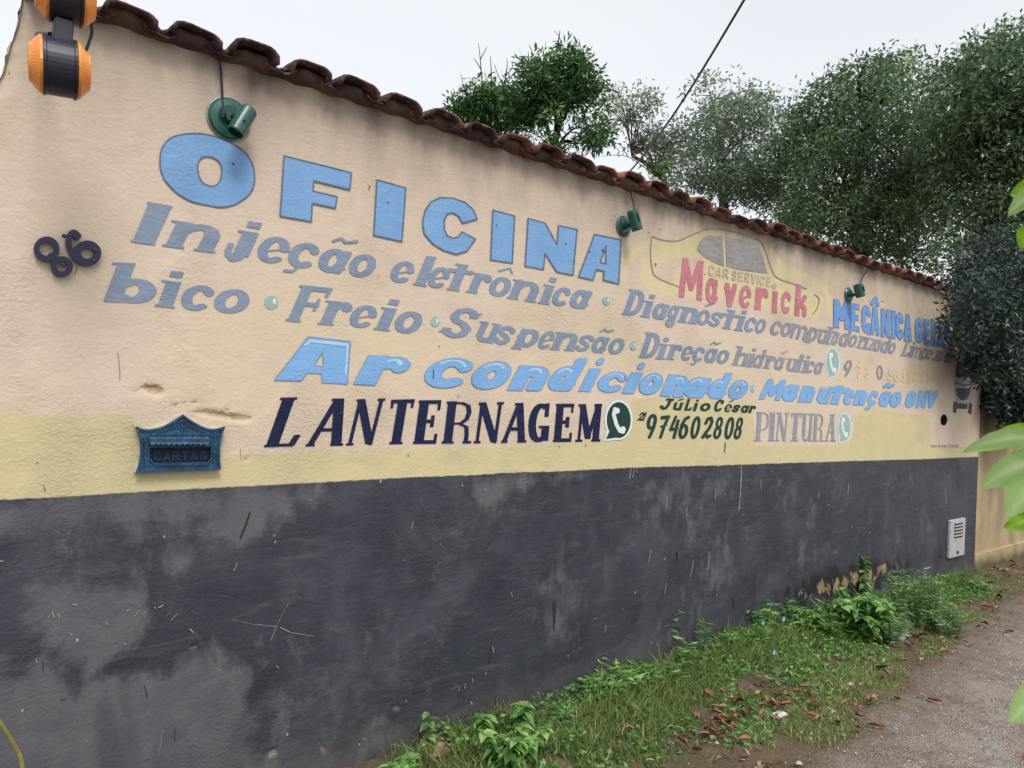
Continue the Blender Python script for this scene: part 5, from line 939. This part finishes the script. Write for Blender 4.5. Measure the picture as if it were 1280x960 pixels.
lump('rubble', 'pale crumbly dirt clod against the wall at the bottom', 'rubble', G(548,950)+Vector((0,-.0,.02)), (.05,.035,.05), M_dirt, seed=8)
lump('rubble', 'flat worn concrete patch stone set in the path', 'stone', G(1240,944)+Vector((0,0,.012)), (.09,.05,.014), M_con, seed=9)
for i, (x, y, s, lab) in enumerate([(1175,890,.012,'small white pebble on the bare asphalt'),(1258,798,.03,'flat pale stone near the soil at the right edge'),(1268,852,.018,'roundish pebble at the right edge of the path'),(1226,930,.012,'tan pebble beside the flat patch stone'),(1205,894,.012,'dark pebble in the middle of the path'),(1254,810,.016,'small pale stone next to the flat one'),(1208,810,.014,'small brown stone by the dead leaves')]):
    lump('pebble', lab, 'pebble', G(x,y)+Vector((0,0,.022)), (s,s*.7,s*.45), M_con if i != 3 else M_dirt, seed=20+i, n=1)
# dry stalk in the bottom left corner
mb = MB(); mb.tube(smooth_path([W3(-6,893,-.25),W3(8,915,-.25),W3(20,935,-.24),W3(27,952,-.24),W3(30,985,-.24)],4), .005, 6, 0, .006)
M_stk = simple('dry straw', '#8d8448', '#6e6a3a', 30, .8); o = mb.build('dry_stalk', M_stk); tag(o, 'yellow dry stalk rising at the bottom left corner', 'stalk')

# ------------------------------------------------------------------ foreground shrub at the right
SH = empty('shrub', P3(1340,560,.95)); tag(SH, 'out of focus shrub with pale green leaves reaching in at the right edge', 'shrub')
def nleaf(base, tip, w_, mat, bend, dist, d2=None, tilt=0.0, name='leaf'):
    a = P3(*base, dist); b = P3(*tip, d2 or dist); ax = b-a; L = ax.length; vd = (a-Vector((0,-D,CH))).normalized(); s = ax.cross(vd).normalized(); nn = s.cross(ax).normalized(); s = (s*math.cos(tilt)+vd*math.sin(tilt)).normalized()
    V = []; Fc = []; prof = [(0,.05),(.12,.28),(.3,.46),(.5,.5),(.7,.42),(.86,.25),(.95,.11),(1,.0)]
    for t, ww in prof:
        m_ = a+ax*t+nn*0+ (s*0)+Vector((0,0,1))*bend*L*math.sin(math.pi*t)
        for k, (u, dp) in enumerate([(-1,.12),(-.5,.04),(0,0),(.5,.04),(1,.12)]):
            V.append(m_+s*w_*ww*u-vd*w_*dp*ww*2*(1 if tilt >= 0 else -1)+vd*.002*math.sin(9*t+u*3))
    for q in range(len(prof)-1):
        for k in range(4): i0 = q*5+k; Fc.append((i0,i0+1,i0+6,i0+5))
    o = npmesh(name, [tuple(v) for v in V], Fc, mat, SH, dict(lv=[(.25,.5,.95,.5,.25)[i%5]+.12*math.sin(i*1.3) for i in range(len(V))]), True); fit(o, SH); return o
nleaf((1310,536),(1240,543), .013, M_lime, .04, .84)
nleaf((1330,553),(1202,566), .020, M_pale, .12, .80, tilt=.3)
nleaf((1320,566),(1226,610), .028, M_pale, .06, .82, tilt=.2)
nleaf((1310,590),(1260,648), .031, M_pale, .05, .80, tilt=.1)
o = nleaf((1300,640),(1254,660), .014, M_lime, -.06, .79); o['label'] = 'bright yellow green leaf tip below the others'
nleaf((1310,225),(1260,270), .018, M_pale, .05, .82, tilt=.4)
nleaf((1320,235),(1262,243), .022, M_lime, .1, .84)
nleaf((1300,280),(1275,310), .022, M_lime, .05, .83)
nleaf((1330,846),(1262,904), .027, M_pale, .04, .80, tilt=.2)
nleaf((1300,940),(1277,950), .014, M_dry[0], .0, .80)
mb = MB(); mb.tube(smooth_path([P3(1345,1050,.85),P3(1330,850,.85),P3(1320,600,.84),P3(1318,400,.84),P3(1315,200,.85)],4), .005, 7, 0, .003); fit(mb.build('stem', M_wd, SH), SH)
for p_, q_ in [((1322,650),(1300,565)),((1325,800),(1315,850)),((1318,300),(1308,230))]:
    mb = MB(); mb.tube([P3(*p_,.85), P3(*q_,.82)], .003, 6); fit(mb.build('twig', M_wd, SH), SH)
